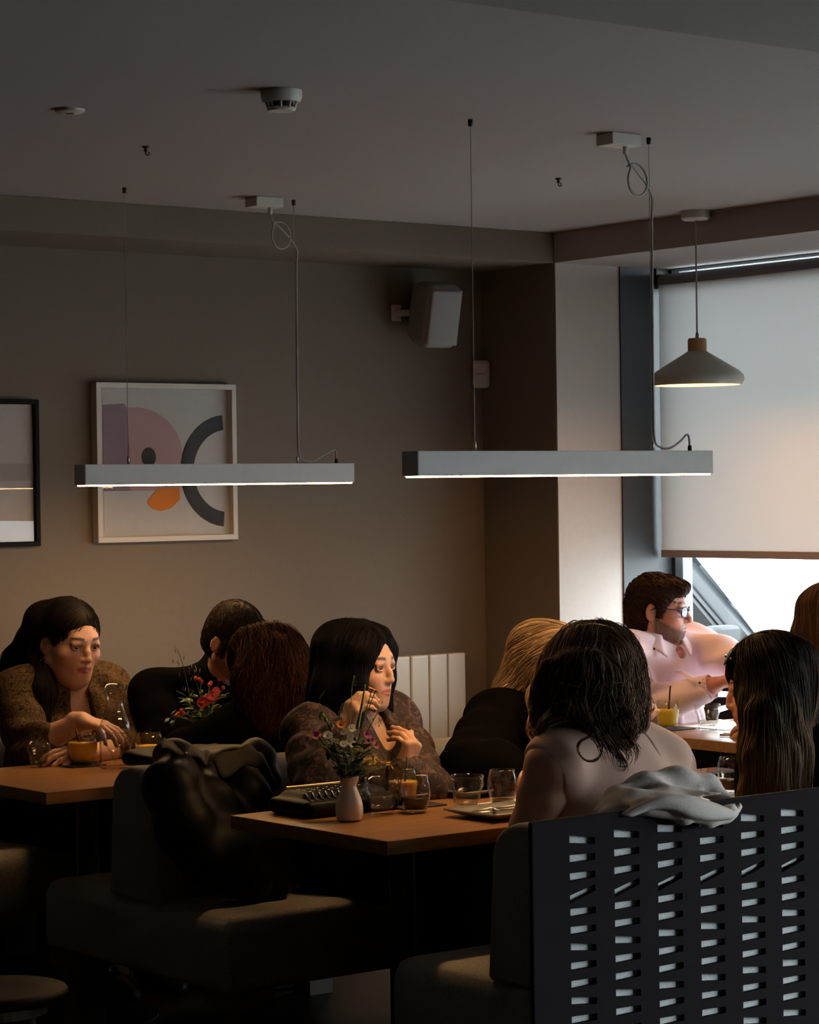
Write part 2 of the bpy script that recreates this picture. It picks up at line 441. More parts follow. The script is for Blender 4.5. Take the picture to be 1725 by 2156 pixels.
# ---------------------------------------------------------------- room shell
ZC, ZB = 2.60, 2.483                        # ceiling, underside of the boxed-in beams
YA, YP, XR, XD, XG = 7.819, 7.371, 6.445, 6.78, 7.16   # picture wall, pier face, pier edge, start of dark reveal, glass
X0, Y0 = -2.6, -2.6
def struct(name, mb, m, smooth=False):
    o = mb.build(name, m, None, smooth); o['kind'] = 'structure'; return o
def bx(lo, hi, bev=0): return MB().box(lo, hi, bev)
struct('floor', bx((X0 - .1, Y0 - .1, -.1), (7.115, YA + .2, 0)), M_floor)
struct('ceiling', bx((X0 - .1, Y0 - .1, ZC), (7.115, YA + .2, ZC + .12)), M_ceil)
struct('wall_back', bx((X0 - .1, YA, 0), (XR, YA + .2, ZC)), M_wall)
struct('wall_left', bx((X0 - .2, Y0, 0), (X0, YA, ZC)), M_dark)  # unseen wall, coloured dark to cut the light bounced into the room
struct('wall_front', bx((X0, Y0 - .2, 0), (7.115, Y0, ZC)), M_dark)  # also out of view, kept dark to lower the ambient light
pier = bx((XR, YP, 0), (7.115, YA + .2, ZC), .004)
struct('wall_pier', pier, M_wall)
struct('trim_5', bx((XR + .002, YP - .004, .0), (XD, YP - .0, ZB)), M_pier_face)     # thin sheet over the pier face, paler than the wall
struct('trim_1', bx((X0, YP, ZB), (XR, YA, ZC), .003), M_wall)             # boxed beam along the picture wall
struct('trim_2', bx((XR, Y0, ZB), (7.115, YP, ZC), .003), M_ceil)            # boxed beam over the window bay
struct('trim_3', bx((X0, 1.2, 2.50), (XR, 3.60, ZC), .003), noisy('olive_grey_paint', (.27, .255, .23), (.285, .27, .245), 50, .9, .04))        # lower ceiling near the camera
struct('trim_4', bx((XD, YP - .012, .0), (7.10, YP - .0, ZB)), M_dark)     # dark painted window reveal
wm = MB()
wm.box((7.04, Y0, 0), (7.115, YP, .16)); wm.box((7.04, 3.40, .16), (7.115, 4.62, ZB)); wm.box((7.04, Y0, .16), (7.115, .2, ZB))
struct('wall_right', wm, M_wall)
M_wframe = noisy('window_frame_paint', (.20, .235, .27), (.22, .255, .29), 30, .5, 0)
def window(n, y0, y1):
    f = MB(); z0, z1 = .16, ZB - .002
    for a, b in (((7.045, y0, z0), (7.10, y0 + .045, z1)), ((7.045, y1 - .045, z0), (7.10, y1, z1)), ((7.045, y0 + .045, z0), (7.10, y1 - .045, z0 + .06)), ((7.045, y0 + .045, z1 - .012), (7.10, y1 - .045, z1))): f.box(a, b, .004)
    o = struct('window_%d' % n, f, M_wframe)
    MB().box((7.067, y0 + .045, z0 + .06), (7.073, y1 - .045, z1 - .012)).build('window_pane', M_pane, o)
    return o
window(1, 4.62, YP - .026); struct('trim_6', bx((7.042, YP - .026, .16), (7.10, YP - .012, ZB - .004)), M_plastic_dk); window(2, .2, 3.40)
struct('baseboard_back', bx((X0, YA - .015, 0), (XR, YA, .10), .003), M_dark)
struct('ground', bx((7.115, -14, -.5), (40, 40, -.4)), noisy('pavement', (.50, .50, .49), (.58, .58, .57), 3, .9, .1))
# ---------------------------------------------------------------- roller blinds
def blind(y0, y1, label, zb=1.327):
    r = empty('roller_blind', (7.0, .5 * (y0 + y1), 2.40), label, 'blind', 'roller blinds')
    t = MB(); t.lathe([(0, y0), (.031, y0), (.031, y1), (0, y1)], (7.0, 0, 2.428), 20, (0, 1, 0)); autosmooth(t.build('roller_tube', mat('roller_grey', (.16, .15, .15), .6), r))
    s = MB()
    def fn(u, v): return (6.972 + .0015 * math.sin(9 * u + 3 * v), y0 + .004 + u * (y1 - y0 - .008), 2.44 - v * (2.43 - zb))
    s.grid(fn, 24, 24); s.build('blind_fabric', M_blind, r, True)
    MB().box((6.966, y0 + .002, zb), (6.980, y1 - .002, zb + .029), .004).build('bottom_bar', M_brown, r)
    for y in (y0 - .006, y1 + .001): MB().box((6.965, y, 2.40), (7.035, y + .005, ZB - .002), .001).build('end_bracket', M_metal_dk, r)
    return r
blind(4.75, 7.345, 'beige roller blind pulled most of the way down over the window, cone pendant before it')
blind(.26, 3.34, 'beige roller blind on the other window, nearer the camera and out of the view', 1.47)
# ---------------------------------------------------------------- outside: van, buildings
vr = empty('van', (9.9, 9.6, -.4), 'pale silver van parked in the street outside the window', 'van')
M_van = mat('van_paint', (.30, .34, .37), .25, Coat_Weight=.5)
M_vwin = glass('van_side_glass', (.06, .125, .13), .4)
M_vscr = mat('van_windscreen', (.60, .68, .70), .06, metal=.75)
M_rub = mat('black_rubber', (.02, .022, .025), .6)
# profile in the side plane: y (towards the camera is smaller) and z
VX0, VX1 = 9.0, 10.75
def vy(t): return 9.56 - t * (9.56 - 8.66)
body = MB()
side = [(12.6, -.12), (12.6, .72), (8.60, .62), (8.2, .60), (7.75, .42), (7.66, .10), (7.70, -.12)]
body.prism([(y, z) for y, z in side], 0, VX0, VX1)
autosmooth(body.build('van_body', M_van, vr))
rf = MB(); rf.prism([(12.6, 1.42), (12.6, 1.50), (9.75, 1.50), (9.52, 1.40), (9.60, 1.36)], 0, VX0 + .04, VX1 - .04); rf.build('roof', M_van, vr)
M_vtrim = noisy('van_trim', (.006, .009, .012), (.009, .012, .016), 20, .5, 0)
for xx in (VX0, VX1 - .06):
    MB().prism([(9.66, 1.42), (9.50, 1.42), (9.30, 1.22), (8.56, .60), (8.72, .60), (9.32, 1.10)], 0, xx + .005, xx + .065).build('windscreen_pillar', M_vtrim, vr)
ru = MB()
for o_ in (0, .05): ru.tube([(VX0 - .002, 9.62 - o_, 1.36 - o_ * .2), (VX0 - .002, 9.24 - o_, 1.03), (VX0 - .002, 8.72 - o_, .60)], .011, 6)
ru.build('door_seal', M_rub, vr, True)
pi = MB(); pi.box((VX0 + .0, 8.90, .60), (VX0 + .03, 8.925, .83)); pi.build('quarter_light_bar', M_rub, vr)
MB().prism([(9.95, .72), (9.95, 1.36), (9.62, 1.36), (9.32, 1.10), (8.72, .62)], 0, VX0 + .03, VX0 + .034).build('side_window', M_vwin, vr)
MB().prism([(9.95, .72), (9.95, 1.36), (9.62, 1.36), (9.32, 1.10), (8.72, .62)], 0, VX1 - .034, VX1 - .03).build('side_window', M_vwin, vr)
ws = MB()
def fw(u, v):
    b = .10 * math.sin(math.pi * u); return (VX0 + .05 + u * (VX1 - VX0 - .10), 9.46 - .86 * v - b, 1.40 - .79 * v + .02 * math.sin(math.pi * v))
ws.grid(fw, 16, 12); solidify(ws.build('windscreen', M_vscr, vr, True), .006)
wb = MB(); wb.box((VX0 + .0, 9.95, .6), (VX0 + .05, 10.1, 1.45)); wb.box((VX1 - .05, 9.95, .6), (VX1, 10.1, 1.45)); wb.box((VX0 + .05, 10.3, .4), (VX1 - .05, 10.36, 1.45)); wb.build('door_pillar', M_van, vr)
M_seat = noisy('van_seat_grey', (.30, .33, .36), (.36, .39, .42), 40, .9, .1)
for sx in (9.30, 10.15):
    st = MB(); st.box((sx, 9.52, .30), (sx + .46, 9.66, .98), .05); st.box((sx + .11, 9.55, 1.0), (sx + .36, 9.65, 1.20), .04)
    autosmooth(st.build('seat', M_seat, vr))
db = MB(); db.box((VX0 + .06, 8.62, .45), (VX1 - .06, 9.0, .66), .04); autosmooth(db.build('dashboard', M_rub, vr))
swp = [(9.52 + .18 * math.cos(a), 9.14 - .05 * math.sin(a), .80 + .17 * math.sin(a)) for a in np.linspace(0, 2 * math.pi, 25)]
MB().tube(swp, .014, 8).build('steering_wheel', M_rub, vr, True)
for yy in (8.25, 11.6):
    for xx in (VX0 - .01, VX1 - .21): autosmooth(MB().lathe([(0, 0), (.20, 0), (.31, .01), (.325, .06), (.325, .16), (.31, .21), (0, .22)], (xx, yy, -.075), 28, (1, 0, 0)).build('wheel', M_rub, vr))
ms = MB(); ms.box((VX0 - .22, 8.86, .66), (VX0 - .04, 8.98, .92), .04); ms.tube([(VX0 + .02, 8.92, .70), (VX0 - .10, 8.92, .72)], .018, 8); autosmooth(ms.build('wing_mirror', M_rub, vr))
wp = MB()
for a in (0, .75): wp.tube([(9.35 + a, 8.50, .62), (9.75 + a, 8.60, .73), (9.98 + a, 8.66, .79)], .008, 6)
wp.build('wiper', M_rub, vr, True)
M_brick = noisy('street_render', (.52, .53, .54), (.60, .61, .62), 2, .9, .05)
M_bwin = mat('far_window', (.10, .13, .15), .1)
for i, (y0, y1, h, lab) in enumerate(((2, 12, 5.2, 'low pale rendered building across the street'), (12.4, 26, 4.4, 'long grey rendered building across the street, left beyond the van'))):
    b = empty('building', (22, .5 * (y0 + y1), -.4), lab, 'building')
    MB().box((20, y0, -.4), (26, y1, h)).build('facade', M_brick, b)
    for k in range(4):
        for zz in (.6, 3.0): MB().box((19.97, y0 + .8 + k * (y1 - y0) / 4.2, zz), (20.0, y0 + 2.0 + k * (y1 - y0) / 4.2, zz + 1.1)).build('window', M_bwin, b)
# ---------------------------------------------------------------- ceiling things
def linear_lamp(xa, xb, y, zb, label, cab, box_x, feed_x):
    """xa..xb body, cab = two wire x positions, box_x = junction box, feed_x = where the flex enters"""
    r = empty('linear_pendant_lamp', (.5 * (xa + xb), y, zb), label, 'ceiling lamp', 'linear lamps over the tables')
    MB().box((xa, y - .035, zb + .006), (xb, y + .035, zb + .072), .002).build('lamp_housing', M_lamp, r)
    MB().box((xa - .0015, y - .034, zb + .007), (xa + .001, y + .034, zb + .071)).build('end_cap', M_lamp, r)
    autosmooth(MB().box((xa + .006, y - .031, zb + .002), (xb - .006, y + .031, zb + .010), .003).build('light_strip', M_strip, r))
    for x in cab:
        w_ = MB().tube([(x, y, zb + .072), (x, y, ZC - .018)], .0012, 5).build('suspension_wire', M_steel, r)
        MB().lathe([(0, 0), (.006, 0), (.007, .012), (.007, .018), (0, .018)], (x, y, ZC - .0185), 12).build('ceiling_anchor', M_metal_dk, w_, True)
        MB().lathe([(0, 0), (.0045, 0), (.0045, .022), (.002, .028), (0, .028)], (x, y, zb + .071), 10).build('wire_grip', M_steel, w_, True)
    jb = MB().box((box_x - .075, y - .040, ZC - .034), (box_x + .035, y + .030, ZC - .0005), .003).build('junction_box', M_plastic, r)
    x2 = cab[1]
    ring = [(box_x + .0, y - .01, ZC - .034), (box_x + .0, y - .012, ZC - .060), (box_x + .012, y - .014, ZC - .082)]
    for a in np.linspace(2.2, -4.0, 22): ring.append((box_x + .038 + .042 * math.cos(a), y - .012 + .004 * a, ZC - .125 + .046 * math.sin(a)))
    ring += [(x2 + .004, y - .002, ZC - .16), (x2 + .006, y - .002, ZC - .24), (x2 + .004, y - .002, 2.1), (x2 + .003, y - .002, 1.85), (x2 + .006, y - .002, zb + .105), (x2 + .03, y - .002, zb + .082), (x2 + .065, y - .002, zb + .080), (x2 + .105, y - .002, zb + .098), (feed_x - .012, y - .002, zb + .118), (feed_x - .002, y - .002, zb + .108), (feed_x, y - .002, zb + .073)]
    MB().tube(catmull(ring, 5), .0032, 8).build('flex_cable', M_cable, r, True)
    MB().lathe([(0, 0), (.006, 0), (.006, .014), (.003, .018), (0, .018)], (feed_x, y - .002, zb + .071), 10).build('cable_gland', M_plastic_dk, r, True)
    g = MB(); g.lathe([(0, 0), (.0075, 0), (.0075, .022), (0, .022)], (box_x, y - .01, ZC - .056), 10); g.build('cable_gland', M_plastic, r, True)
    return r
linear_lamp(4.10, 5.165, 7.0, 1.632, 'off-white linear lamp hung before the abstract picture, further from the window', (4.28, 4.95), 4.845, 5.113)
linear_lamp(4.07, 5.15, 5.24, 1.637, 'off-white linear lamp nearest the window, hung over the flower vase table', (4.29, 4.945), 4.845, 5.089)
for pc, lab in ((np.array([6.398, 6.54, 0]), 'grey cone pendant lamp with wooden neck hanging by the window blind'), (np.array([6.398, 4.70, 0]), 'grey cone pendant lamp further right, out of the view')):
    r = empty('pendant_lamp', pc + [0, 0, 1.97], lab, 'ceiling lamp')
    sh = MB(); sh.lathe([(.157, 1.972), (.168, 1.990), (.166, 2.008), (.150, 2.024), (.036, 2.094), (.030, 2.098), (.028, 2.094), (.146, 2.020), (.160, 2.006), (.161, 1.990), (.154, 1.974), (.157, 1.972)], pc, 56); autosmooth(sh.build('lamp_shade', M_shade, r), 50)
    autosmooth(MB().lathe([(0, 2.092), (.033, 2.092), (.034, 2.10), (.034, 2.136), (.030, 2.142), (0, 2.142)], pc, 32).build('wooden_neck', M_wood, r), 40)
    MB().lathe([(0, 2.140), (.007, 2.140), (.006, 2.158), (.0025, 2.164), (0, 2.164)], pc, 12).build('cord_grip', M_cable, r, True)
    MB().tube([pc + [0, 0, 2.16], pc + [0, 0, ZC - .03]], .0032, 8).build('cord', M_cable, r, True)
    autosmooth(MB().lathe([(0, ZC - .032), (.046, ZC - .032), (.052, ZC - .026), (.052, ZC - .0005), (0, ZC - .0005)], pc, 32).build('ceiling_rose', M_plastic, r), 40)
    MB().lathe([(0, 1.986), (.153, 1.986), (.153, 1.992), (0, 1.992)], pc, 40).build('diffuser', M_bulb, r)
sd = np.array([3.584, 5.115, ZC])
r = empty('smoke_detector', sd - [0, 0, .05], 'round white smoke detector on the ceiling with dark side slots', 'smoke detector')
autosmooth(MB().lathe([(0, -.001), (.052, -.001), (.052, -.018), (.046, -.030), (0, -.030)], sd, 36).build('detector_base', M_plastic, r), 30)
autosmooth(MB().lathe([(0, -.043), (.034, -.043), (.036, -.047), (.032, -.052), (0, -.052)], sd, 36).build('detector_cap', M_plastic, r), 30)
MB().lathe([(.030, -.029), (.030, -.044)], sd, 24).build('smoke_inlet', M_plastic_dk, r, True)
rb = MB()
for k in range(10):
    a = .3 + k * math.pi / 5; rb.tube([sd + [.040 * math.cos(a), .040 * math.sin(a), -.029], sd + [.034 * math.cos(a), .034 * math.sin(a), -.045]], .003, 6)
rb.build('inlet_rib', M_plastic, r, True)
dc = np.array([3.301, 5.661, ZC])
r = empty('ceiling_disc', dc - [0, 0, .01], 'flat white round ceiling cover left of the smoke detector', 'ceiling cover')
autosmooth(MB().lathe([(0, -.0005), (.039, -.0005), (.037, -.007), (.030, -.010), (0, -.011)], dc, 36).build('disc', M_plastic, r), 30)
MB().lathe([(0, -.0112), (.012, -.0112), (.010, -.013), (0, -.013)], dc, 16).build('disc_centre', M_brown, r)
for p, lab in (((3.83, 6.144, ZC), 'small black hook in the ceiling above the picture side, left of the two'), ((5.334, 6.074, ZC), 'small black hook in the bare ceiling nearer the window, right of the two')):
    p = np.array(p); r = empty('ceiling_hook', p - [0, 0, .015], lab, 'hook', 'bare ceiling hooks')
    MB().lathe([(0, -.0005), (.010, -.0005), (.009, -.005), (.005, -.006), (.005, -.016), (0, -.016)], p, 14).build('hook_plate', M_plastic_dk, r, True)
    MB().tube([p + [0, 0, -.015]] + [p + [.006 - .006 * math.cos(a), 0, -.020 - .006 * math.sin(a)] for a in np.linspace(0, 4, 9)], .0018, 6).build('hook_wire', M_plastic_dk, r, True)
# ---------------------------------------------------------------- on the picture wall
def picture(x0, x1, z0, z1, fw_, mf, dep):
    f = MB(); y0, y1 = YA - dep, YA - .002
    f.box((x0, y0, z1 - fw_), (x1, y1, z1), .002); f.box((x0, y0, z0), (x1, y1, z0 + fw_), .002)
    f.box((x0, y0, z0 + fw_), (x0 + fw_, y1, z1 - fw_), .002); f.box((x1 - fw_, y0, z0 + fw_), (x1, y1, z1 - fw_), .002)
    return f
M_frame_w = mat('pale_frame', (.60, .56, .52), .5); M_frame_b = mat('black_frame', (.006, .0055, .005), .6, spec=.1)
ax0, ax1, az0, az1 = 4.626, 5.226, 1.435, 2.010
r = empty('framed_picture', (4.926, YA - .03, 1.72), 'pale framed abstract picture with pink dome, black arc and orange patch', 'picture', 'pictures on the wall')
picture(ax0, ax1, az0, az1, .020, M_frame_w, .042).build('picture_frame', M_frame_w, r)
MB().box((ax0 + .02, YA - .012, az0 + .02), (ax1 - .02, YA - .004, az1 - .02)).build('backing_card', mat('mount_card', (.52, .51, .51), .8), r)
def ap_(px, py): q = on(px, py, 1, YA - .014); return (q[0], q[2])
def flat(name, poly, col, dy):
    V = [(x, YA - .012 - dy, z) for x, z in poly]; n = len(V)
    V += [(x, YA - .0122, z) for x, z in poly]
    F = [tuple(range(n)), tuple(range(n, 2 * n))[::-1]] + [(i, n + i, n + (i + 1) % n, (i + 1) % n) for i in range(n)]
    o = mesh_obj(name, V, F, noisy('ink_' + name, col, tuple(c * 1.06 for c in col), 30, .85, 0), r, False); return o
px0, px1, pz0, pz1 = ax0 + .042, ax1 - .042, az0 + .042, az1 - .042
flat('print_sheet', [(px0, pz0), (px1, pz0), (px1, pz1), (px0, pz1)], (.52, .51, .505), .0012)
flat('lilac_block', [(px0, 1.62), (px0 + .11, 1.62), (px0 + .112, 1.74), (px0 + .104, 1.84), (px0 + .098, 1.925), (px0 + .088, 1.936), (px0, 1.930)], (.27, .20, .26), .0020)
dome = [(px0 + .11, 1.62), (px0 + .112, 1.74), (px0 + .104, 1.84), (px0 + .098, 1.918)]
cx_, cz_, rx_, rz_ = px0 + .135, 1.75, .20, .172
for a in np.linspace(math.pi * .56, -.10, 26): dome.append((cx_ + rx_ * math.cos(a), cz_ + rz_ * math.sin(a)))
dome.append((cx_ + rx_ * .93, 1.62)); flat('pink_dome', dome, (.46, .30, .31), .0024)
flat('black_dot', [(px0 + .19 + .031 * math.cos(a), 1.742 + .035 * math.sin(a)) for a in np.linspace(0, 2 * math.pi, 32, endpoint=False)], (.030, .030, .032), .0030)
acx, acz = px1 + .015, 1.690
th = [a for a in np.linspace(math.pi * .53, math.pi * 1.47, 40)]
arc = [(min(acx + .205 * math.cos(a), px1), acz + .207 * math.sin(a)) for a in th] + [(min(acx + .148 * math.cos(a), px1), acz + .152 * math.sin(a)) for a in th[::-1]]
flat('black_arc', arc, (.022, .022, .026), .0034)
flat('orange_patch', [(px0 + .225, 1.625), (px0 + .322, 1.630), (px0 + .320, 1.585), (px0 + .285, 1.556), (px0 + .24, 1.545), (px0 + .205, 1.552), (px0 + .182, 1.574), (px0 + .185, 1.586)], (.72, .22, .03), .0038)
MB().box((ax0 + .02, YA - .026, az0 + .02), (ax1 - .02, YA - .024, az1 - .02)).build('picture_glazing', M_picglass, r)
r = empty('framed_picture', (4.1, YA - .02, 1.69), 'black framed pale print cut off by the left edge of the view', 'picture', 'pictures on the wall')
picture(3.80, 4.400, 1.430, 1.945, .017, M_frame_b, .03).build('picture_frame', M_frame_b, r)
MB().box((3.817, YA - .010, 1.447), (4.383, YA - .004, 1.928)).build('print_sheet', noisy('pale_print', (.50, .46, .44), (.54, .50, .48), 20, .8, 0), r)
MB().box((3.817, YA - .0125, 1.66), (4.383, YA - .0101, 1.720)).build('print_band', mat('grey_print_band', (.40, .36, .34), .8), r)
MB().box((3.817, YA - .020, 1.447), (4.383, YA - .0185, 1.928)).build('picture_glazing', M_picglass, r)
M_spk = noisy('speaker_grey', (.30, .285, .265), (.32, .305, .285), 30, .6, 0)
# wall speaker on its bracket
sp = on(918, 662, 1, YA - .16); r = empty('wall_speaker', (sp[0], YA - .1, sp[2]), 'off-white wall speaker on a bracket high in the corner', 'speaker')
Ms = face_frame_ = None
yv = N((-.16, -.93, -.25)); xv = N(np.cross(yv, (0, 0, 1))); zv = np.cross(xv, yv); SM = np.stack([xv, yv, zv], 1)
T = SDF(sp - .26, sp + .26, .006)
T.rbox(sp - yv * .02, (.075, .085, .125), SM, .03, 0); T.ell(sp - yv * .07, (.10, .17, .175), SM, 0) if False else None
for q, nn in ((sp - yv * .10 + xv * .060, xv * 1.0 - yv * .9), (sp - yv * .10 - xv * .060, -xv * 1.0 - yv * .9), (sp - yv * .085 + zv * .09, zv - yv * .8), (sp - yv * .085 - zv * .09, -zv - yv * .8)): T.cut(q, nn, .01)
T.build('speaker_cabinet', M_spk, r, relax=2)
g = MB()
def gf(u, v):
    a, b = (u - .5) * .132, (v - .5) * .215; return sp + xv * a + zv * b + yv * (.0655 + .012 * math.cos(a / .066 * 1.2))
g.grid(gf, 12, 16); solidify(g.build('speaker_grille', noisy('grille_mesh', (.30, .295, .28), (.36, .355, .34), 400, .7, .4), r, True), .004)
br = MB(); br.box((sp[0] - .10, YA - .012, sp[2] - .02), (sp[0] - .055, YA - .001, sp[2] + .045), .003); br.tube([(sp[0] - .078, YA - .006, sp[2] + .012), (sp[0] - .02, YA - .07, sp[2] + .012), sp - yv * .10], .014, 10); br.build('wall_bracket', M_plastic, r, False)
# motion sensor across the inner corner
ps = np.array([XR - .032, YA - .032, 2.070]); r = empty('motion_sensor', ps, 'small white motion sensor set across the wall corner', 'motion sensor')
fy = N((-1, -1, 0)); fx = N(np.cross(fy, (0, 0, 1))); FM = np.stack([fx, fy, (0, 0, 1)], 1)
T = SDF(ps - .09, ps + .09, .003); T.rbox(ps, (.034, .021, .056), FM, .016, 0); T.build('sensor_case', M_plastic, r)
m_ = MB()
m_.add([ps + fx * a + fy * b + np.array([0, 0, c_]) for a in (-.022, .022) for b in (.020, .0222) for c_ in (-.001, .001)], [(0,1,3,2),(4,6,7,5),(0,4,5,1),(2,3,7,6),(0,2,6,4),(1,5,7,3)])
m_.build('sensor_seam', M_plastic_dk, r)
# radiator
r = empty('radiator', (5.9, YA - .06, .15), 'cream panel radiator on the wall behind the dark-haired woman', 'radiator')
for k in range(8):
    x = 6.265 - (k + 1) * .0925
    MB().box((x + .0025, YA - .095, .20), (x + .090, YA - .045, .965), .008).build('radiator_panel', M_rad, r)
MB().box((5.53, YA - .05, .22), (6.26, YA - .025, .94)).build('radiator_back', M_plastic_dk, r)
bk = MB(); bk.box((5.62, YA - .03, .80), (5.66, YA - .001, .90)); bk.box((6.12, YA - .03, .80), (6.16, YA - .001, .90)); bk.box((5.62, YA - .03, .26), (5.66, YA - .001, .32)); bk.box((6.12, YA - .03, .26), (6.16, YA - .001, .32)); bk.build('radiator_bracket', M_rad, r)
MB().tube([(6.24, YA - .07, .22), (6.24, YA - .07, .001)], .008, 8).build('radiator_pipe', M_steel, r, True)
# ---------------------------------------------------------------- tables
def table(x0, x1, y0, y1, label, cat='table', feet=((.5, .5),)):
    r = empty('dining_table', (.5 * (x0 + x1), .5 * (y0 + y1), 0), label, cat, 'oak topped tables')
    autosmooth(MB().box((x0, y0, .714), (x1, y1, .75), .003).build('table_top', M_oak, r))
    for fx, fy in feet:
        cx, cy = x0 + fx * (x1 - x0), y0 + fy * (y1 - y0)
        MB().lathe([(0, .70), (.09, .70), (.09, .713), (0, .713)], (cx, cy, 0), 24).build('top_plate', M_metal_dk, r)
        MB().lathe([(.035, .02), (.035, .70)], (cx, cy, 0), 20).build('column', M_metal_dk, r, True)
        autosmooth(MB().lathe([(0, .001), (.21, .001), (.21, .008), (.05, .022), (0, .022)], (cx, cy, 0), 32).build('table_foot', M_metal_dk, r))
    return r
T1 = (3.605, 4.285, 6.375, 7.07); T1B = (4.31, 5.10, 6.60, 7.12); T2 = (3.708, 5.25, 4.888, 5.575); T3 = (5.99, 6.70, 5.80, 6.60)
table(*T1, 'oak table at the far left with the carafe and orange juices')
table(*T1B, 'oak table behind the red-haired person carrying the red flowers')
table(*T2, 'oak table in the middle carrying the white vase and the clutch bag', feet=((.2, .5), (.8, .5)))
table(*T3, 'small oak table by the window before the person in a pink shirt')
# ---------------------------------------------------------------- banquettes
def banquette(x0, x1, ys0, ys1, yb0, yb1, label, ztop=.832, both=True, fab=None):
    fab = fab or M_fabric
    r = empty('banquette', (.5 * (x0 + x1), .5 * (ys0 + ys1), 0), label, 'bench', 'grey upholstered banquettes')
    sm = MB(); bm = bmesh.new(); bmesh.ops.create_cube(bm, size=1)
    for v in bm.verts: v.co = (x0 + (v.co[0] + .5) * (x1 - x0), ys0 + (v.co[1] + .5) * (ys1 - ys0), .25 + (v.co[2] + .5) * .21)
    bmesh.ops.bevel(bm, geom=[e for e in bm.edges if abs(e.verts[0].co.z - e.verts[1].co.z) < .01 and e.verts[0].co.z > .4], offset=.055, segments=6, profile=.5, affect='EDGES')
    bmesh.ops.bevel(bm, geom=[e for e in bm.edges if e.is_manifold and e.calc_face_angle(0) > 1.2], offset=.018, segments=3, profile=.5, affect='EDGES')
    autosmooth(sm.bm(bm).build('seat', fab, r), 50)
    ym, h0 = .5 * (yb0 + yb1), .5 * (yb1 - yb0)
    prof = [(ym - h0, .45)]
    for a in np.linspace(0, math.pi, 13): prof.append((ym - h0 * .84 * math.cos(a) * (1 if True else 1), ztop - .085 + .085 * math.sin(a)))
    prof.append((ym + h0, .45))
    bm = bmesh.new(); vs = [bm.verts.new((x0 + .004, y, z)) for y, z in prof]; f = bm.faces.new(vs)
    e = bmesh.ops.extrude_face_region(bm, geom=[f]); vv = [q for q in e['geom'] if isinstance(q, bmesh.types.BMVert)]
    for v in vv: v.co.x = x1 - .004
    bmesh.ops.recalc_face_normals(bm, faces=bm.faces[:])
    bmesh.ops.bevel(bm, geom=[q for q in bm.edges if q.calc_face_angle(0) > 1.2], offset=.016, segments=3, profile=.5, affect='EDGES')
    autosmooth(MB().bm(bm).build('backrest', fab, r), 40)
    n = max(2, int((x1 - x0) / .8) + 1)
    for i in range(n):
        x = x0 + .09 + i * (x1 - x0 - .18) / (n - 1)
        for y in (ys0 + .075, ys1 - .075):
            lg = MB().box((x - .070, y - .070, .20), (x + .070, y + .070, .249), .003).build('leg', M_wood_pale, r)
            MB().box((x - .045, y - .045, .0), (x + .045, y + .045, .199), .003).build('leg_foot', M_wood_pale, lg)
    return r
banquette(3.75, 5.62, 5.665, 6.655, 6.015, 6.285, 'double sided grey banquette in the middle with the black coat on its end')
banquette(3.75, 5.62, 4.295, 4.935, 4.300, 4.570, 'grey banquette in front, backed by the slotted black panel', fab=M_fabric_pale if False else None)
banquette(3.30, 5.40, 7.20, 7.72, 7.56, 7.80, 'grey banquette along the picture wall under the two pictures')
banquette(5.95, 6.75, 6.84, 7.34, 7.12, 7.34, 'short grey banquette in the window corner beside the pier')
banquette(6.0, 6.75, 5.10, 5.70, 5.10, 5.34, 'short grey banquette under the person at the right edge')
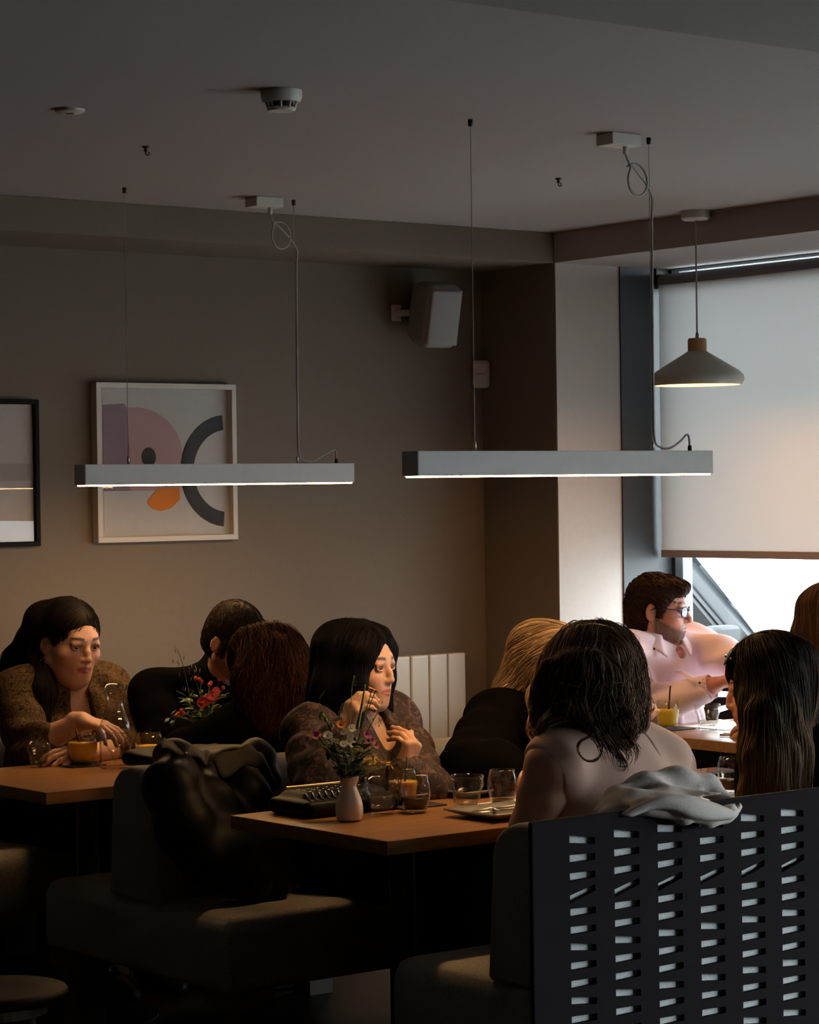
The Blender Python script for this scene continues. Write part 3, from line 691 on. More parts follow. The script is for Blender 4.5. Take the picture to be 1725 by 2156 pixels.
# ---------------------------------------------------------------- slotted panels
def slotted_panel(name, O, U, Nn, u0, u1, z0, z1, su, sz, pu, pz, sw, sh, nu, nz, th, tilt, mat_, label, cat):
    """O origin, U direction of the width, Nn outward normal; slots start at su (left) and sz (top), pitches pu, pz"""
    O, U, Nn = (np.array(v, float) for v in (O, U, Nn)); Z = np.array([0, 0, 1.])
    us = [u0] + [su - (pu - sw) / 2 + i * pu for i in range(nu + 1)] + [u1]
    zs = [z1] + [sz + (pz - sh) / 2 - j * pz for j in range(nz + 1)] + [z0]
    m = MB()
    def P(u, z, t): return O + U * u + Z * z + Nn * t
    idx = {}; V = []
    def vid(u, z, t, key):
        if key not in idx: idx[key] = len(V); V.append(P(u, z, t))
        return idx[key]
    F = []
    for t, s in ((0., 1), (-th, -1)):
        for i in range(len(us) - 1):
            for j in range(len(zs) - 1):
                c = [vid(us[a], zs[b], t, (a, b, t)) for a, b in ((i, j), (i + 1, j), (i + 1, j + 1), (i, j + 1))]
                if 1 <= i <= nu and 1 <= j <= nz:
                    cu_, cz_ = .5 * (us[i] + us[i + 1]), .5 * (zs[j] + zs[j + 1]); a = tilt(i - 1, j - 1)
                    q = []
                    for k, (x, y) in enumerate(((-.5, .5), (.5, .5), (.5, -.5), (-.5, -.5))):
                        q.append(vid(cu_ + x * sw, cz_ + y * sh * (1.0 if x < 0 else .82) + x * sw * math.tan(a), t, ('s', i, j, k, t)))
                    for k in range(4):
                        f = (c[k], c[(k + 1) % 4], q[(k + 1) % 4], q[k]); F.append(f[::-1] if s > 0 else f)
                    if s > 0:
                        pass
                else: F.append(tuple(c[::-1]) if s > 0 else tuple(c))
    for i in range(1, nu + 1):
        for j in range(1, nz + 1):
            for k in range(4):
                k2 = (k + 1) % 4; F.append((idx[('s', i, j, k, 0.)], idx[('s', i, j, k2, 0.)], idx[('s', i, j, k2, -th)], idx[('s', i, j, k, -th)]))
    a, b = len(us) - 1, len(zs) - 1
    rim = [(i, 0) for i in range(a)] + [(a, j) for j in range(b)] + [(i, b) for i in range(a, 0, -1)] + [(0, j) for j in range(b, 0, -1)]
    for k in range(len(rim)):
        p, q = rim[k], rim[(k + 1) % len(rim)]; F.append((idx[(*p, 0.)], idx[(*q, 0.)], idx[(*q, -th)], idx[(*p, -th)]))
    bm = bmesh.new(); bv = [bm.verts.new(v) for v in V]
    for f in F:
        try: bm.faces.new([bv[i] for i in f])
        except ValueError: pass
    bmesh.ops.recalc_face_normals(bm, faces=bm.faces[:])
    cor = [v for v in bm.verts if any((v.co - Vector(P(u, z, t))).length < 1e-6 for u in (u0, u1) for z in (z0, z1) for t in (0., -th))]
    ed = [e for e in bm.edges if all(any(abs((Vector(O - 0 * U)).dot(Vector(U)) * 0 + (v.co - Vector(O)).dot(Vector(U)) - u) < 1e-6 for u in (u0, u1)) or any(abs(v.co.z - z - O[2]) < 1e-6 for z in (z0, z1)) for v in e.verts) and e.calc_face_angle(0) > 1]
    bmesh.ops.bevel(bm, geom=ed, offset=.003, segments=2, profile=.5, affect='EDGES')
    r = empty(name, O + U * .5 * (u0 + u1) + Z * z0, label, cat)
    V2 = [tuple(v.co) for v in bm.verts]; bm.verts.index_update(); F2 = [[v.index for v in f.verts] for f in bm.faces]; bm.free()
    mesh_obj('slotted_board', V2, F2, mat_, r, False)
    return r
TILT = [-7, 0, 1, 15, 0, 0, -7, 0, 1, -6, 0, 0, -7, 1, 0, 12, 0, 0, -7, 0, 0]
def tilt(i, j): return R(TILT[j % len(TILT)] + ((i * 7 + j * 3) % 3 - 1) * .8)
p = slotted_panel('slotted_screen', (0, 4.262, 0), (1, 0, 0), (0, -1, 0), 3.637, 5.60, .06, .862, 3.748, .818, .1365, .0405, .078, .0185, 13, 18, .012, tilt, M_black, 'big black slotted screen in the foreground with a grey jacket over its top', 'screen')
for x in (3.70, 4.6, 5.54): MB().box((x - .02, 4.262, .0), (x + .02, 4.280, .06), .002).build('screen_foot', M_metal_dk, p)
bb = MB().box((3.76, 4.2765, .07), (5.60, 4.290, .828), .004).build('fabric_back', M_fabric_pale, p)
tag(bb, 'pale grey fabric behind the slots')
p = slotted_panel('slotted_screen', (6.88, 0, 0), (0, -1, 0), (-1, 0, 0), -7.20, -4.75, .08, .965, -7.10, .93, .1365, .055, .082, .026, 17, 14, .020, tilt, M_black, 'low black slotted screen standing along the window behind the small table', 'screen')
for y in (7.0, 6.0, 4.9): MB().box((6.885, y - .02, .0), (6.90, y + .02, .08), .002).build('screen_foot', M_metal_dk, p)
# ---------------------------------------------------------------- stool bottom left
sc_ = on(-10, 2083, 2, .45) * [1, 1, 0]
r = empty('stool', sc_, 'low round stool with black seat in the bottom left corner', 'stool')
autosmooth(MB().lathe([(0, .425), (.155, .425), (.168, .432), (.172, .444), (.165, .452), (.10, .449), (0, .447)], sc_, 48).build('seat', noisy('black_seat', (.0022, .0026, .0035), (.0035, .004, .005), 30, .6, .1, spec=.10), r), 60)
MB().lathe([(0, .395), (.120, .395), (.120, .424), (0, .424)], sc_, 36).build('seat_base', M_wood_pale, r)
for k in range(4):
    a = .4 + k * math.pi / 2; MB().tube([sc_ + [.09 * math.cos(a), .09 * math.sin(a), .40], sc_ + [.15 * math.cos(a), .15 * math.sin(a), .002]], [.020, .014], 12).build('leg', M_wood_pale, r, True)
# ---------------------------------------------------------------- things on the tables
def tumbler(x, y, z, s, label, water=.5, group='ribbed water tumblers'):
    r = empty('water_tumbler', (x, y, z), label, 'glass', group); c = (x, y, z + .0005)
    out = [(0, 0), (.027, 0), (.029, .004), (.031, .02), (.034, .045), (.0405, .058), (.0405, .082)]
    inn = [(.0385, .082), (.0385, .058), (.032, .045), (.029, .022), (.024, .014), (0, .013)]
    b = MB(); V = []; seg = 40
    prof = [(a * s, q * s) for a, q in out + inn]; m = len(prof)
    for k in range(seg):
        a = 2 * math.pi * k / seg
        for i, (rr, zz) in enumerate(prof):
            fl = 1 - .045 * (abs(math.cos(a * 4.5)) if False else (.5 + .5 * math.cos(9 * a))) if (1 < i < 5) else 1
            V.append((c[0] + rr * fl * math.cos(a), c[1] + rr * fl * math.sin(a), c[2] + zz))
    F = [(k * m + i, ((k + 1) % seg) * m + i, ((k + 1) % seg) * m + i + 1, k * m + i + 1) for k in range(seg) for i in range(m - 1)]
    b.add(V, F).build('glass_wall', M_tumbler, r, True)
    if water: MB().lathe([(0, .0135 * s), (.0235 * s, .0145 * s), (.0285 * s, .022 * s), ((.0285 + .003 * water) * s, (.022 + .02 * water) * s), (0, (.022 + .02 * water) * s)], c, 28).build('water', M_water, r, True)
    return r
def stemless(x, y, z, s, h, label, liquid=None, level=.4, straw=None, group='stemless glasses', rmax=.042, rtop=.034):
    r = empty('stemless_glass', (x, y, z), label, 'glass', group); c = (x, y, z + .0005)
    def rad(t): return (rmax * math.sin(math.pi * (.20 + .45 * t)) ** .8 if t < .66 else rmax * math.sin(math.pi * .497) ** .8 + (rtop - rmax) * ((t - .66) / .34) ** 1.5) * s
    ts = np.linspace(0, 1, 15)
    out = [(0, 0)] + [(rad(t) if t > 0 else .026 * s, h * t) for t in ts]; inn = [(rad(t) - .0015, h * t) for t in ts[::-1] if t > .08] + [(0, h * .075)]
    MB().lathe(out + inn, c, 40).build('glass_wall', M_tumbler, r, True)
    if liquid:
        L = [(0, h * .08)] + [(rad(t) - .0022, h * t) for t in np.linspace(.09, level, 8)] + [(0, h * level)]
        MB().lathe(L, c, 32).build('drink', liquid, r, True)
    if straw:
        a = np.array([x, y, z + h * .15]); b = a + np.array(straw)
        MB().tube([a, b], .0030, 8).build('straw', M_straw, r, True)
    return r
Z = .7505
tumbler(3.925, 6.985, Z, .96, 'small water tumbler nearest the left edge, on the picture wall table', .5)
cs = empty('slate_coaster', (4.05, 6.94, Z), 'black slate coaster under the left orange juice', 'coaster'); MB().box((3.99, 6.88, Z), (4.11, 7.0, Z + .004), .001).build('coaster', M_slate, cs)
stemless(4.055, 6.935, Z + .0045, 1.15, .098, 'round glass of orange juice with straw, left of the carafe', M_juice, .72, (-.026, -.006, .095), 'juice glasses', .042, .036)
stemless(4.235, 6.825, Z, 1.08, .100, 'glass of orange juice half hidden by the black coat, right of the carafe', M_juice, .58, None, 'juice glasses')
cv = np.array([4.095, 6.80, Z]); r = empty('water_carafe', cv, 'tall glass water carafe on the picture wall table', 'carafe')
po = [(0, 0), (.048, 0), (.050, .004), (.050, .115), (.047, .140), (.036, .170), (.0285, .195), (.0275, .215), (.033, .240), (.043, .262)]
MB().lathe(po + [(a - .0025, b) for a, b in po[:0:-1] if b > .006] + [(0, .008)], cv, 44).build('glass_wall', M_tumbler, r, True)
MB().lathe([(0, .0085), (.0465, .0085), (.0470, .108), (0, .108)], cv, 36).build('water', M_water, r, True)
# middle table
tumbler(4.012, 5.31, Z, 1.16, 'water tumbler just right of the white vase', .9)
tumbler(4.222, 5.21, Z, 1.14, 'empty-looking water tumbler behind the grey plate, between two dark drinks', .2)
sl = empty('slate_coaster', (4.17, 5.40, Z), 'black slate coaster under the orange juice on the middle table', 'coaster'); MB().box((4.10, 5.33, Z), (4.25, 5.47, Z + .004), .001).build('coaster', M_slate, sl)
stemless(4.165, 5.415, Z + .0045, 1.0, .098, 'tall glass of orange juice with black straw behind the dark drink', M_juice, .62, (.012, -.006, .112), 'juice glasses')
stemless(4.098, 5.275, Z, 1.02, .102, 'stemless glass of dark drink right in front of the orange juice', M_cola, .38, None, 'glasses of dark drink')
stemless(4.345, 5.21, Z + .0015, .98, .098, 'stemless glass of dark drink standing on the white paper', M_cola, .17, None, 'glasses of dark drink')
pp = empty('paper_sheet', (4.37, 5.20, Z), 'white paper lying under the dark drink beside the grey plate', 'paper'); MB().box((4.30, 5.10, Z), (4.50, 5.30, Z + .0012)).build('sheet', M_paper, pp)
gx_ = on(1542, 1668, 2, Z)
stemless(gx_[0], gx_[1], Z, .98, .098, 'stemless glass of dark drink with ice left of the long-haired person', M_cola, .36, None, 'glasses of dark drink')
hx_ = on(1488, 1628, 2, Z) - np.array([4.82, 5.105, Z])
ph = empty('phone', (4.82 + hx_[0], 5.105 + hx_[1], Z), 'black phone lying behind the grey jacket on the middle table', 'phone'); autosmooth(MB().box((4.74 + hx_[0], 5.06 + hx_[1], Z), (4.90 + hx_[0], 5.15 + hx_[1], Z + .009), .003).build('phone_body', M_plastic_dk, ph)); MB().box((4.745 + hx_[0], 5.065 + hx_[1], Z + .0091), (4.895 + hx_[0], 5.145 + hx_[1], Z + .0096)).build('screen', mat('phone_glass', (.02, .02, .025), .06), ph)
def plate(cx, cy, w, h, ang, label):
    r = empty('plate', (cx, cy, Z), label, 'plate', 'grey square plates'); ca, sa = math.cos(ang), math.sin(ang); m = MB()
    def fn(u, v):
        a, b = (u - .5) * 2, (v - .5) * 2; e = max(abs(a), abs(b)); zz = .004 + .016 * max(0, (e - .62) / .38) ** 1.2
        x, y = a * w / 2, b * h / 2; return (cx + ca * x - sa * y, cy + sa * x + ca * y, Z + zz)
    m.grid(fn, 21, 21); o = m.build('dish', M_plate, r, True); solidify(o, .0045); return r
def fork(name, p0, p1, label, knife=False, grp='cutlery'):
    p0, p1 = np.array(p0, float), np.array(p1, float); d = N(p1 - p0); s_ = np.cross((0, 0, 1), d); r = empty(name, .5 * (p0 + p1), label, name.split('_')[-1], grp)
    L = np.linalg.norm(p1 - p0); m = MB()
    m.tube([p0, p0 + d * L * .35, p0 + d * L * .62], [.0042, .0034, .0022], 8)
    if knife: m.tube([p0 + d * L * .62, p0 + d * L * .7, p1], [.0024, .006, .0015], 8)
    else:
        m.tube([p0 + d * L * .62, p0 + d * L * .72], [.0022, .009], 8)
        for k in (-1.5, -.5, .5, 1.5): m.tube([p0 + d * L * .71 + s_ * k * .0045, p1 + s_ * k * .005 + [0, 0, .002]], [.0017, .0011], 6)
    m.build('shaft', M_steel, r, True); return r
plate(4.215, 5.055, .235, .20, .02, 'grey square plate with fork at the near edge of the middle table')
fork('fork', (4.31, 5.03, Z + .022), (4.14, 5.07, Z + .012), 'steel fork lying in the near grey plate')
fork('table_knife', (4.33, 5.07, Z + .022), (4.15, 5.10, Z + .013), 'steel knife lying in the near grey plate behind the fork', True)
plate(4.46, 5.48, .22, .19, .05, 'grey square plate at the far side, behind the orange juice')
fork('table_knife', (4.40, 5.46, Z + .020), (4.54, 5.52, Z + .014), 'steel knife lying in the far grey plate', True)
fork('fork', (4.37, 5.43, Z + .021), (4.50, 5.50, Z + .013), 'steel fork lying in the far grey plate')
plate(4.19, 5.50, .16, .12, .05, 'small grey plate behind the water tumbler by the vase')
# clutch bag
cb = np.array([3.955, 5.58, Z]); r = empty('clutch_bag', cb, 'black quilted clutch bag with gold trim left of the white vase', 'bag')
T = SDF((3.70, 5.28, Z - .01), (4.30, 5.62, Z + .10), .005)
ca, sa = math.cos(.0), math.sin(.0)
T.rbox((3.955, 5.445, Z + .0225), (.155, .095, .022), None, .018, 0)
T.rbox((3.975, 5.475, Z + .038), (.135, .062, .022), None, .018, .02)
T.cut((0, 0, Z + .0006), (0, 0, -1)); T.build('bag_body', M_leather, r, relax=1)
q = MB()
for k in range(9):
    x = 3.835 + k * .021; q.tube(catmull([(x - .012, 5.372, Z + .0445), (x, 5.395, Z + .0515), (x + .014, 5.425, Z + .058)], 4), .0042, 6)
q.build('quilted_ridge', mat('gloss_black', (.03, .03, .03), .12), r, True)
q = MB()
for k in range(7):
    for j in range(3): q.sphere((3.875 + k * .030, 5.445 + j * .026, Z + .0598), (.008, .006, .002), 5)
q.build('stud', mat('dark_chrome', (.25, .25, .26), .18, metal=1), r, True)
autosmooth(MB().box((3.86, 5.530, Z + .060), (4.10, 5.538, Z + .0665), .0015).build('gold_bar', M_gold, r))
# ---------------------------------------------------------------- vases and flowers
def vase(c, label):
    r = empty('flower_vase', c, label, 'vase', 'white flower vases')
    po = [(0, .0005), (.026, .0005), (.033, .006), (.036, .022), (.0345, .045), (.026, .072), (.0195, .088), (.0225, .100), (.0262, .111), (.0262, .116)]
    pts = catmull([(a, 0, b) for a, b in po[1:]], 4); po2 = [(0, .0005)] + [(p[0], p[2]) for p in pts]
    m = MB(); V = []; seg = 48; prof = po2 + [(a - .003, b) for a, b in po2[::-1] if b > .07] + [(0, .075)]; n = len(prof)
    for k in range(seg):
        a = 2 * math.pi * k / seg
        for i, (rr, zz) in enumerate(prof):
            fl = 1 + .018 * math.cos(8 * a) * math.sin(min(zz / .116, 1) * math.pi); V.append((c[0] + rr * fl * math.cos(a), c[1] + rr * fl * math.sin(a), c[2] + zz))
    m.add(V, [(k * n + i, ((k + 1) % seg) * n + i, ((k + 1) % seg) * n + i + 1, k * n + i + 1) for k in range(seg) for i in range(n - 1)])
    m.build('vase_body', M_china, r, True); return r
def gm(n, a, b): return noisy(n, a, b, 50, .6, 0)
G_leaf, G_stem, G_pale = gm('leaf_green', (.035, .065, .015), (.06, .10, .025)), gm('stem_green', (.10, .16, .05), (.14, .20, .06)), gm('pale_green', (.24, .32, .06), (.30, .38, .09))
P_white, P_or, P_red, P_mag, P_yel, P_straw, P_pink = gm('white_petal', (.86, .84, .76), (.92, .90, .82)), gm('orange_petal', (.72, .18, .02), (.80, .24, .03)), gm('red_petal', (.62, .035, .04), (.74, .06, .06)), gm('magenta_petal', (.20, .012, .05), (.28, .02, .07)), gm('yellow_petal', (.50, .28, .03), (.60, .36, .05)), gm('straw_seed', (.50, .40, .18), (.6, .5, .25)), gm('pink_petal', (.45, .22, .22), (.55, .28, .28))
rs_ = random.Random(5)
def leaf(m, p, d, L, wd, n=5, curl=.3):
    d = N(d); s_ = N(np.cross(d, (rs_.uniform(-.4, .4), rs_.uniform(-.4, .4), 1))); u = np.cross(s_, d)
    V = []
    for i in range(n + 1):
        t = i / n; w_ = wd * math.sin(math.pi * min(t * .9 + .08, 1)) ; q = np.array(p) + d * L * t - u * curl * L * t * t
        V += [q - s_ * w_, q + u * .12 * wd, q + s_ * w_]
    F = []
    for i in range(n):
        for k in (0, 1): F.append((3 * i + k, 3 * i + k + 1, 3 * i + 4 + k, 3 * i + 3 + k))
    m.add(V, F)
def bloom(p, d, r_, npet, mp, par, name, open_=.9, centre=None, wd=.5):
    d = N(d); Fm = frame(d); m = MB()
    for k in range(npet):
        a = 2 * math.pi * k / npet + rs_.uniform(-.1, .1); o = Fm @ np.array([math.cos(a), math.sin(a), 0])
        s_ = np.cross(d, o); V = []
        for i in range(6):
            t = i / 5; w_ = r_ * wd * math.sin(math.pi * min(.12 + t * .80, 1)); q = np.array(p) + o * r_ * t * open_ + d * r_ * (1 - open_ * .9) * t + d * .12 * r_ * math.sin(t * 3)
            V += [q - s_ * w_, q - d * .06 * r_, q + s_ * w_]
        F = [(3 * i + j, 3 * i + j + 1, 3 * i + 4 + j, 3 * i + 3 + j) for i in range(5) for j in (0, 1)]
        m.add(V, F)
    o = m.build(name, mp, par, True)
    if centre is not None:
        c_ = MB(); c_.sphere(np.array(p) + d * r_ * .10, (r_ * .26, r_ * .26, r_ * .16), 6, Fm); c_.build('flower_centre', centre, o, True)
    return o
V2 = np.array([3.870, 5.262, Z]); va = vase(V2, 'white china vase of mixed flowers on the middle table')
def v2(px, py, dy=0.): return on(px, py, 1, 5.262 + dy)
top2 = V2 + [0, 0, .114]
fl = empty('flower_bunch', V2 + [0, 0, .08], 'bunch of white, orange and magenta flowers in the white vase', 'flowers')
stm = MB()
def stem(m, p, r0=.0014):
    p = np.array(p); b = top2 + [rs_.uniform(-.012, .012), rs_.uniform(-.012, .012), -.03]; mid = .5 * (b + p) + [0, rs_.uniform(-.01, .01), .012]; m.tube(catmull([b, mid, p], 5), r0, 5)
WH = [((690, 1549), .0125), ((724, 1541), .0095), ((741, 1534), .0110), ((736, 1562), .0100), ((723, 1567), .0095), ((742, 1567), .0100), ((701, 1559), .006), ((738, 1552), .009)]
for (q, rr) in WH:
    p = v2(*q, rs_.uniform(-.03, .0)); stem(stm, p); bloom(p, (-.5 + rs_.uniform(-.2, .2), -.75, .65), rr * 1.2, 12, P_white, fl, 'white_flower', .95, P_straw, .32)
for q, rr, dy, d in (((718, 1527), .0165, -.02, (-.3, -.7, .7)), ((783, 1453), .0150, .0, (.3, -.3, .9)), ((790, 1456), .012, .01, (.6, -.3, .6))):
    p = v2(*q, dy); stem(stm, p); bloom(p, d, rr, 7, P_or, fl, 'orange_flower', .8, G_leaf, .5)
for q, rr, dy in (((770, 1548), .017, .0), ((781, 1560), .018, -.01), ((789, 1570), .016, .01), ((774, 1562), .014, .02), ((662, 1550), .017, .0), ((669, 1545), .013, .01)):
    p = v2(*q, dy); stem(stm, p); bloom(p, (rs_.uniform(-.3, .3), -.8, .4), rr, 9, P_mag, fl, 'magenta_flower', .7, None, .5)
for q in ((643, 1557), (650, 1566), (722, 1604), (737, 1599), (731, 1602)):
    p = v2(*q, -.01); bloom(p, (-.4, -.8, .2), .012, 3, P_pink if q[0] < 700 else P_white, fl, 'pale_petal', .9, None, .6)
for q in ((783, 1600), (792, 1603), (802, 1602), (812, 1606), (822, 1610), (776, 1606), (770, 1602), (788, 1596), (798, 1608)):
    p = v2(*q, rs_.uniform(-.02, .02)); stem(stm, p, .001)
    m = MB(); [leaf(m, p, (rs_.uniform(-.4, 1), rs_.uniform(-.5, .5), rs_.uniform(-.5, .4)), .015, .0035) for _ in range(6)]; m.build('yellow_sprig', P_yel, fl, True)
lm_ = MB()
for k in range(150):
    a = rs_.uniform(0, 6.28); hh = rs_.uniform(.0, .095); sp_ = .012 + hh * .50 * rs_.random() ** .5
    p = top2 + [sp_ * math.cos(a), sp_ * math.sin(a), hh - .004]; leaf(lm_, p, (math.cos(a), math.sin(a), rs_.uniform(.1, 1.2)), rs_.uniform(.018, .036), rs_.uniform(.0045, .009))
for q in ((672, 1475), (748, 1560), (700, 1585), (690, 1600), (760, 1600), (755, 1575)):
    p = v2(*q); leaf(lm_, p, (rs_.uniform(-.5, .5), -.3, .8), .03, .008)
o = lm_.build('foliage', G_leaf, fl, True); o['kind'] = 'stuff'
bl = MB()
leafblade = [(752, 1535), (758, 1505), (764, 1475), (769, 1441)]
P_ = [v2(x, y, -.03) for x, y in leafblade]; bl.tube(catmull(P_, 5), [.004 * (1 - i / 17) + .0012 for i in range(16)], 6)
for pts in (((737, 1540), (739, 1490), (741, 1450), (746, 1422)), ((734, 1540), (733, 1500), (727, 1480)), ((720, 1545), (716, 1500), (722, 1480))): bl.tube(catmull([v2(x, y, -.02) for x, y in pts], 5), .0010, 5)
bl.build('grass_blade', G_pale, fl, True)
sd_ = MB()
for (x0_, y0_, x1_, y1_, n_) in ((741, 1455, 746, 1424, 12), (716, 1505, 722, 1485, 8), (775, 1520, 805, 1478, 16), (790, 1530, 812, 1500, 10)):
    for k in range(n_):
        t_ = rs_.random(); p = v2(x0_ + (x1_ - x0_) * t_ + rs_.uniform(-5, 5), y0_ + (y1_ - y0_) * t_, rs_.uniform(-.01, .02)); leaf(sd_, p, (rs_.uniform(-.5, .5), 0, rs_.uniform(-1, 1)), .010, .0016)
sd_.build('grass_seed', G_stem, fl, True)
bd = MB()
for q in ((676, 1512), (686, 1516), (680, 1507), (700, 1530), (697, 1535)):
    p = v2(*q, -.02); bd.sphere(p, (.005, .005, .006), 6); leaf(bd, p, (-.4, 0, 1), .014, .004)
stem(stm, v2(690, 1519, -.02)); bd.build('flower_bud', G_pale, fl, True)
stem(stm, v2(800, 1490)); stem(stm, v2(672, 1480)); stem(stm, v2(660, 1550))
stm.build('stem', G_stem, fl, True)
# second vase, on the picture wall table, mostly hidden by the red-haired person
V1 = np.array([4.465, 6.86, Z]); vase(V1, 'white china vase of red flowers on the picture wall table')
fr = empty('flower_bunch', V1 + [0, 0, .08], 'bunch of red flowers and oat grass behind the red-haired person', 'flowers')
top2 = V1 + [0, 0, .114]; stm = MB()
def v1(px, py, dy=0.): return on(px, py, 1, 6.86 + dy)
for q, rr, d in (((427, 1480), .024, (-.4, -.85, .3)), ((449, 1465), .024, (-.3, -.85, .4)), ((440, 1473), .020, (-.5, -.8, .2)), ((455, 1455), .016, (-.2, -.8, .5)), ((431, 1472), .015, (-.5, -.6, .7))):
    p = v1(*q, rs_.uniform(-.02, .02)); stem(stm, p); bloom(p, d, rr, 6, P_red, fr, 'red_flower', .85, P_or, .62)
bb_ = MB()
for q in ((412, 1428), (420, 1431), (424, 1435), (444, 1438), (441, 1442), (375, 1503), (382, 1496), (386, 1502), (462, 1432), (470, 1448), (372, 1507)):
    p = v1(*q, rs_.uniform(-.02, .02)); bb_.sphere(p, (.0065, .0065, .0075), 7); stem(stm, p, .0011)
bb_.build('red_berry', gm('berry_red', (.70, .07, .02), (.80, .12, .03)), fr, True)
ot = MB()
st_ = [v1(x, y) for x, y in ((402, 1475), (392, 1430), (384, 1395), (372, 1365))]; stm.tube(catmull(st_, 5), .0012, 5)
for q in ((369, 1357), (374, 1362), (370, 1367), (376, 1368), (382, 1378), (387, 1381), (364, 1388), (374, 1390), (377, 1394), (378, 1415), (398, 1404), (404, 1398), (411, 1400), (414, 1406), (409, 1408), (399, 1412), (421, 1407), (418, 1420), (386, 1446), (391, 1447), (396, 1448), (418, 1446), (422, 1450), (403, 1426)):
    p = v1(*q, rs_.uniform(-.015, .015)); leaf(ot, p, (rs_.uniform(-.35, .25), 0, -1), .014, .0024, 4, .1)
ot.build('oat_seed', P_straw, fr, True)
lf = MB()
for q in ((360, 1504), (357, 1512), (367, 1517), (385, 1511), (410, 1490), (415, 1500), (405, 1505), (420, 1497), (400, 1495), (428, 1505), (392, 1472), (408, 1455)):
    p = v1(*q, rs_.uniform(-.02, .02)); leaf(lf, p, (rs_.uniform(-.8, .5), -.2, rs_.uniform(-.6, .6)), .022, .006); leaf(lf, p, (rs_.uniform(-.8, .5), -.2, rs_.uniform(-.6, .6)), .022, .006)
for k in range(70):
    a = rs_.uniform(0, 6.28); hh = rs_.uniform(0, .09); sp_ = .012 + hh * .55; p = top2 + [sp_ * math.cos(a), sp_ * math.sin(a), hh]; leaf(lf, p, (math.cos(a), math.sin(a), rs_.uniform(.2, 1)), .030, .007)
o = lf.build('foliage', G_stem, fr, True); o['kind'] = 'stuff'
stem(stm, v1(372, 1510)); stm.build('stem', G_stem, fr, True)
# ---------------------------------------------------------------- black coat thrown over the end of the middle banquette
def wv(*a): return [(np.array(d, float), w_) for d, w_ in a]
r = empty('coat', (3.88, 5.90, .46), 'black leather coat thrown over the near end of the middle banquette', 'coat')
def c_(px, py, Y): return on(px, py, 1, Y)
T = SDF((3.50, 5.55, .44), (4.40, 6.36, 1.0), .007)
T.chain([c_(372, 1600, 6.0), c_(362, 1660, 5.93), c_(385, 1740, 5.88), c_(440, 1810, 5.84), c_(500, 1850, 5.82)], [.060, .075, .078, .072, .055], .03)
T.chain([c_(420, 1620, 6.0), c_(430, 1700, 5.92), c_(470, 1780, 5.86), c_(530, 1850, 5.84)], [.05, .085, .085, .060], .03)
T.chain([c_(500, 1605, 6.0), c_(515, 1680, 5.93), c_(545, 1780, 5.88), c_(580, 1860, 5.84)], [.045, .075, .085, .055], .03)
T.chain([c_(470, 1605, 6.03), c_(535, 1590, 6.05), c_(565, 1640, 5.98)], [.030, .045, .035], .03)
T.chain([c_(350, 1590, 6.03), c_(430, 1612, 6.06)], [.03, .03], .02)
T.rbox((3.98, 6.15, .84), (.17, .16, .022), None, .02, .03)
T.cut((0, 0, .463), (0, 0, -1))
T.ripple(.004, wv(((40, 14, 6), 1), ((18, 30, 10), .7)), 3); T.build('coat_body', M_leather, r, relax=1)
M_felt = noisy('dark_olive_lining', (.034, .030, .023), (.048, .042, .032), 60, .9, .3)
def cloth_strip(m, pts, wvec, n=6):
    pts = catmull(pts, n); k = len(pts); V = []
    for i, p in enumerate(pts):
        for j in range(5):
            t_ = j / 4; V.append(np.array(p) + np.array(wvec) * t_ + np.array([0, 0, .006 * math.sin(i * .7 + t_ * 3)]))
    m.add(V, [(i * 5 + j, i * 5 + j + 1, (i + 1) * 5 + j + 1, (i + 1) * 5 + j) for i in range(k - 1) for j in range(4)])
cl = MB(); cloth_strip(cl, [c_(338, 1576, 5.93), c_(375, 1584, 5.93), c_(420, 1600, 5.93), c_(436, 1610, 5.93)], (.045, .055, .020)); o = cl.build('collar', M_felt, r, True); solidify(o, .008)
cl = MB(); cloth_strip(cl, [c_(446, 1600, 5.93), c_(490, 1578, 5.93), c_(525, 1572, 5.93), c_(545, 1585, 5.93), c_(566, 1618, 5.93)], (.010, -.030, -.052)); o = cl.build('lapel', M_felt, r, True); solidify(o, .008)
MB().sphere(c_(392, 1586, 5.925), .0042, 6).build('press_stud', M_steel, r, True)
# ---------------------------------------------------------------- grey jacket over the slotted screen
r = empty('jacket', (4.15, 4.30, .80), 'pale grey jacket hung over the top of the slotted black screen', 'jacket')
M_jack = noisy('grey_cloth', (.56, .51, .475), (.62, .565, .53), 220, .9, .25)
T = SDF((3.78, 4.10, .70), (4.45, 4.52, .98), .005)
def j_(px, py, Y): return on(px, py, 1, Y)
T.chain([j_(1262, 1708, 4.40), j_(1300, 1676, 4.39), j_(1360, 1648, 4.38), j_(1430, 1640, 4.37), j_(1490, 1652, 4.35), j_(1535, 1688, 4.31)], [.014, .020, .026, .028, .024, .016], .03)
T.chain([j_(1275, 1715, 4.36), j_(1330, 1690, 4.34), j_(1400, 1680, 4.32), j_(1460, 1690, 4.30)], [.016, .022, .024, .02], .03)
T.chain([j_(1400, 1700, 4.245), j_(1440, 1712, 4.235), j_(1490, 1722, 4.235), j_(1530, 1714, 4.24), j_(1548, 1698, 4.27)], [.016, .020, .022, .020, .014], .02)
T.chain([j_(1320, 1712, 4.27), j_(1380, 1698, 4.255), j_(1430, 1702, 4.245)], [.010, .016, .018], .02)
T.rbox((4.10, 4.31, .868), (.13, .07, .012), None, .010, .03)
T.ell(j_(1500, 1684, 4.27), (.045, .05, .016), None, .014, True)
T.ripple(.003, wv(((50, 30, 60), 1), ((20, 60, 90), .6)), 5)
T.build('jacket_body', M_jack, r, relax=1)
cl = MB()
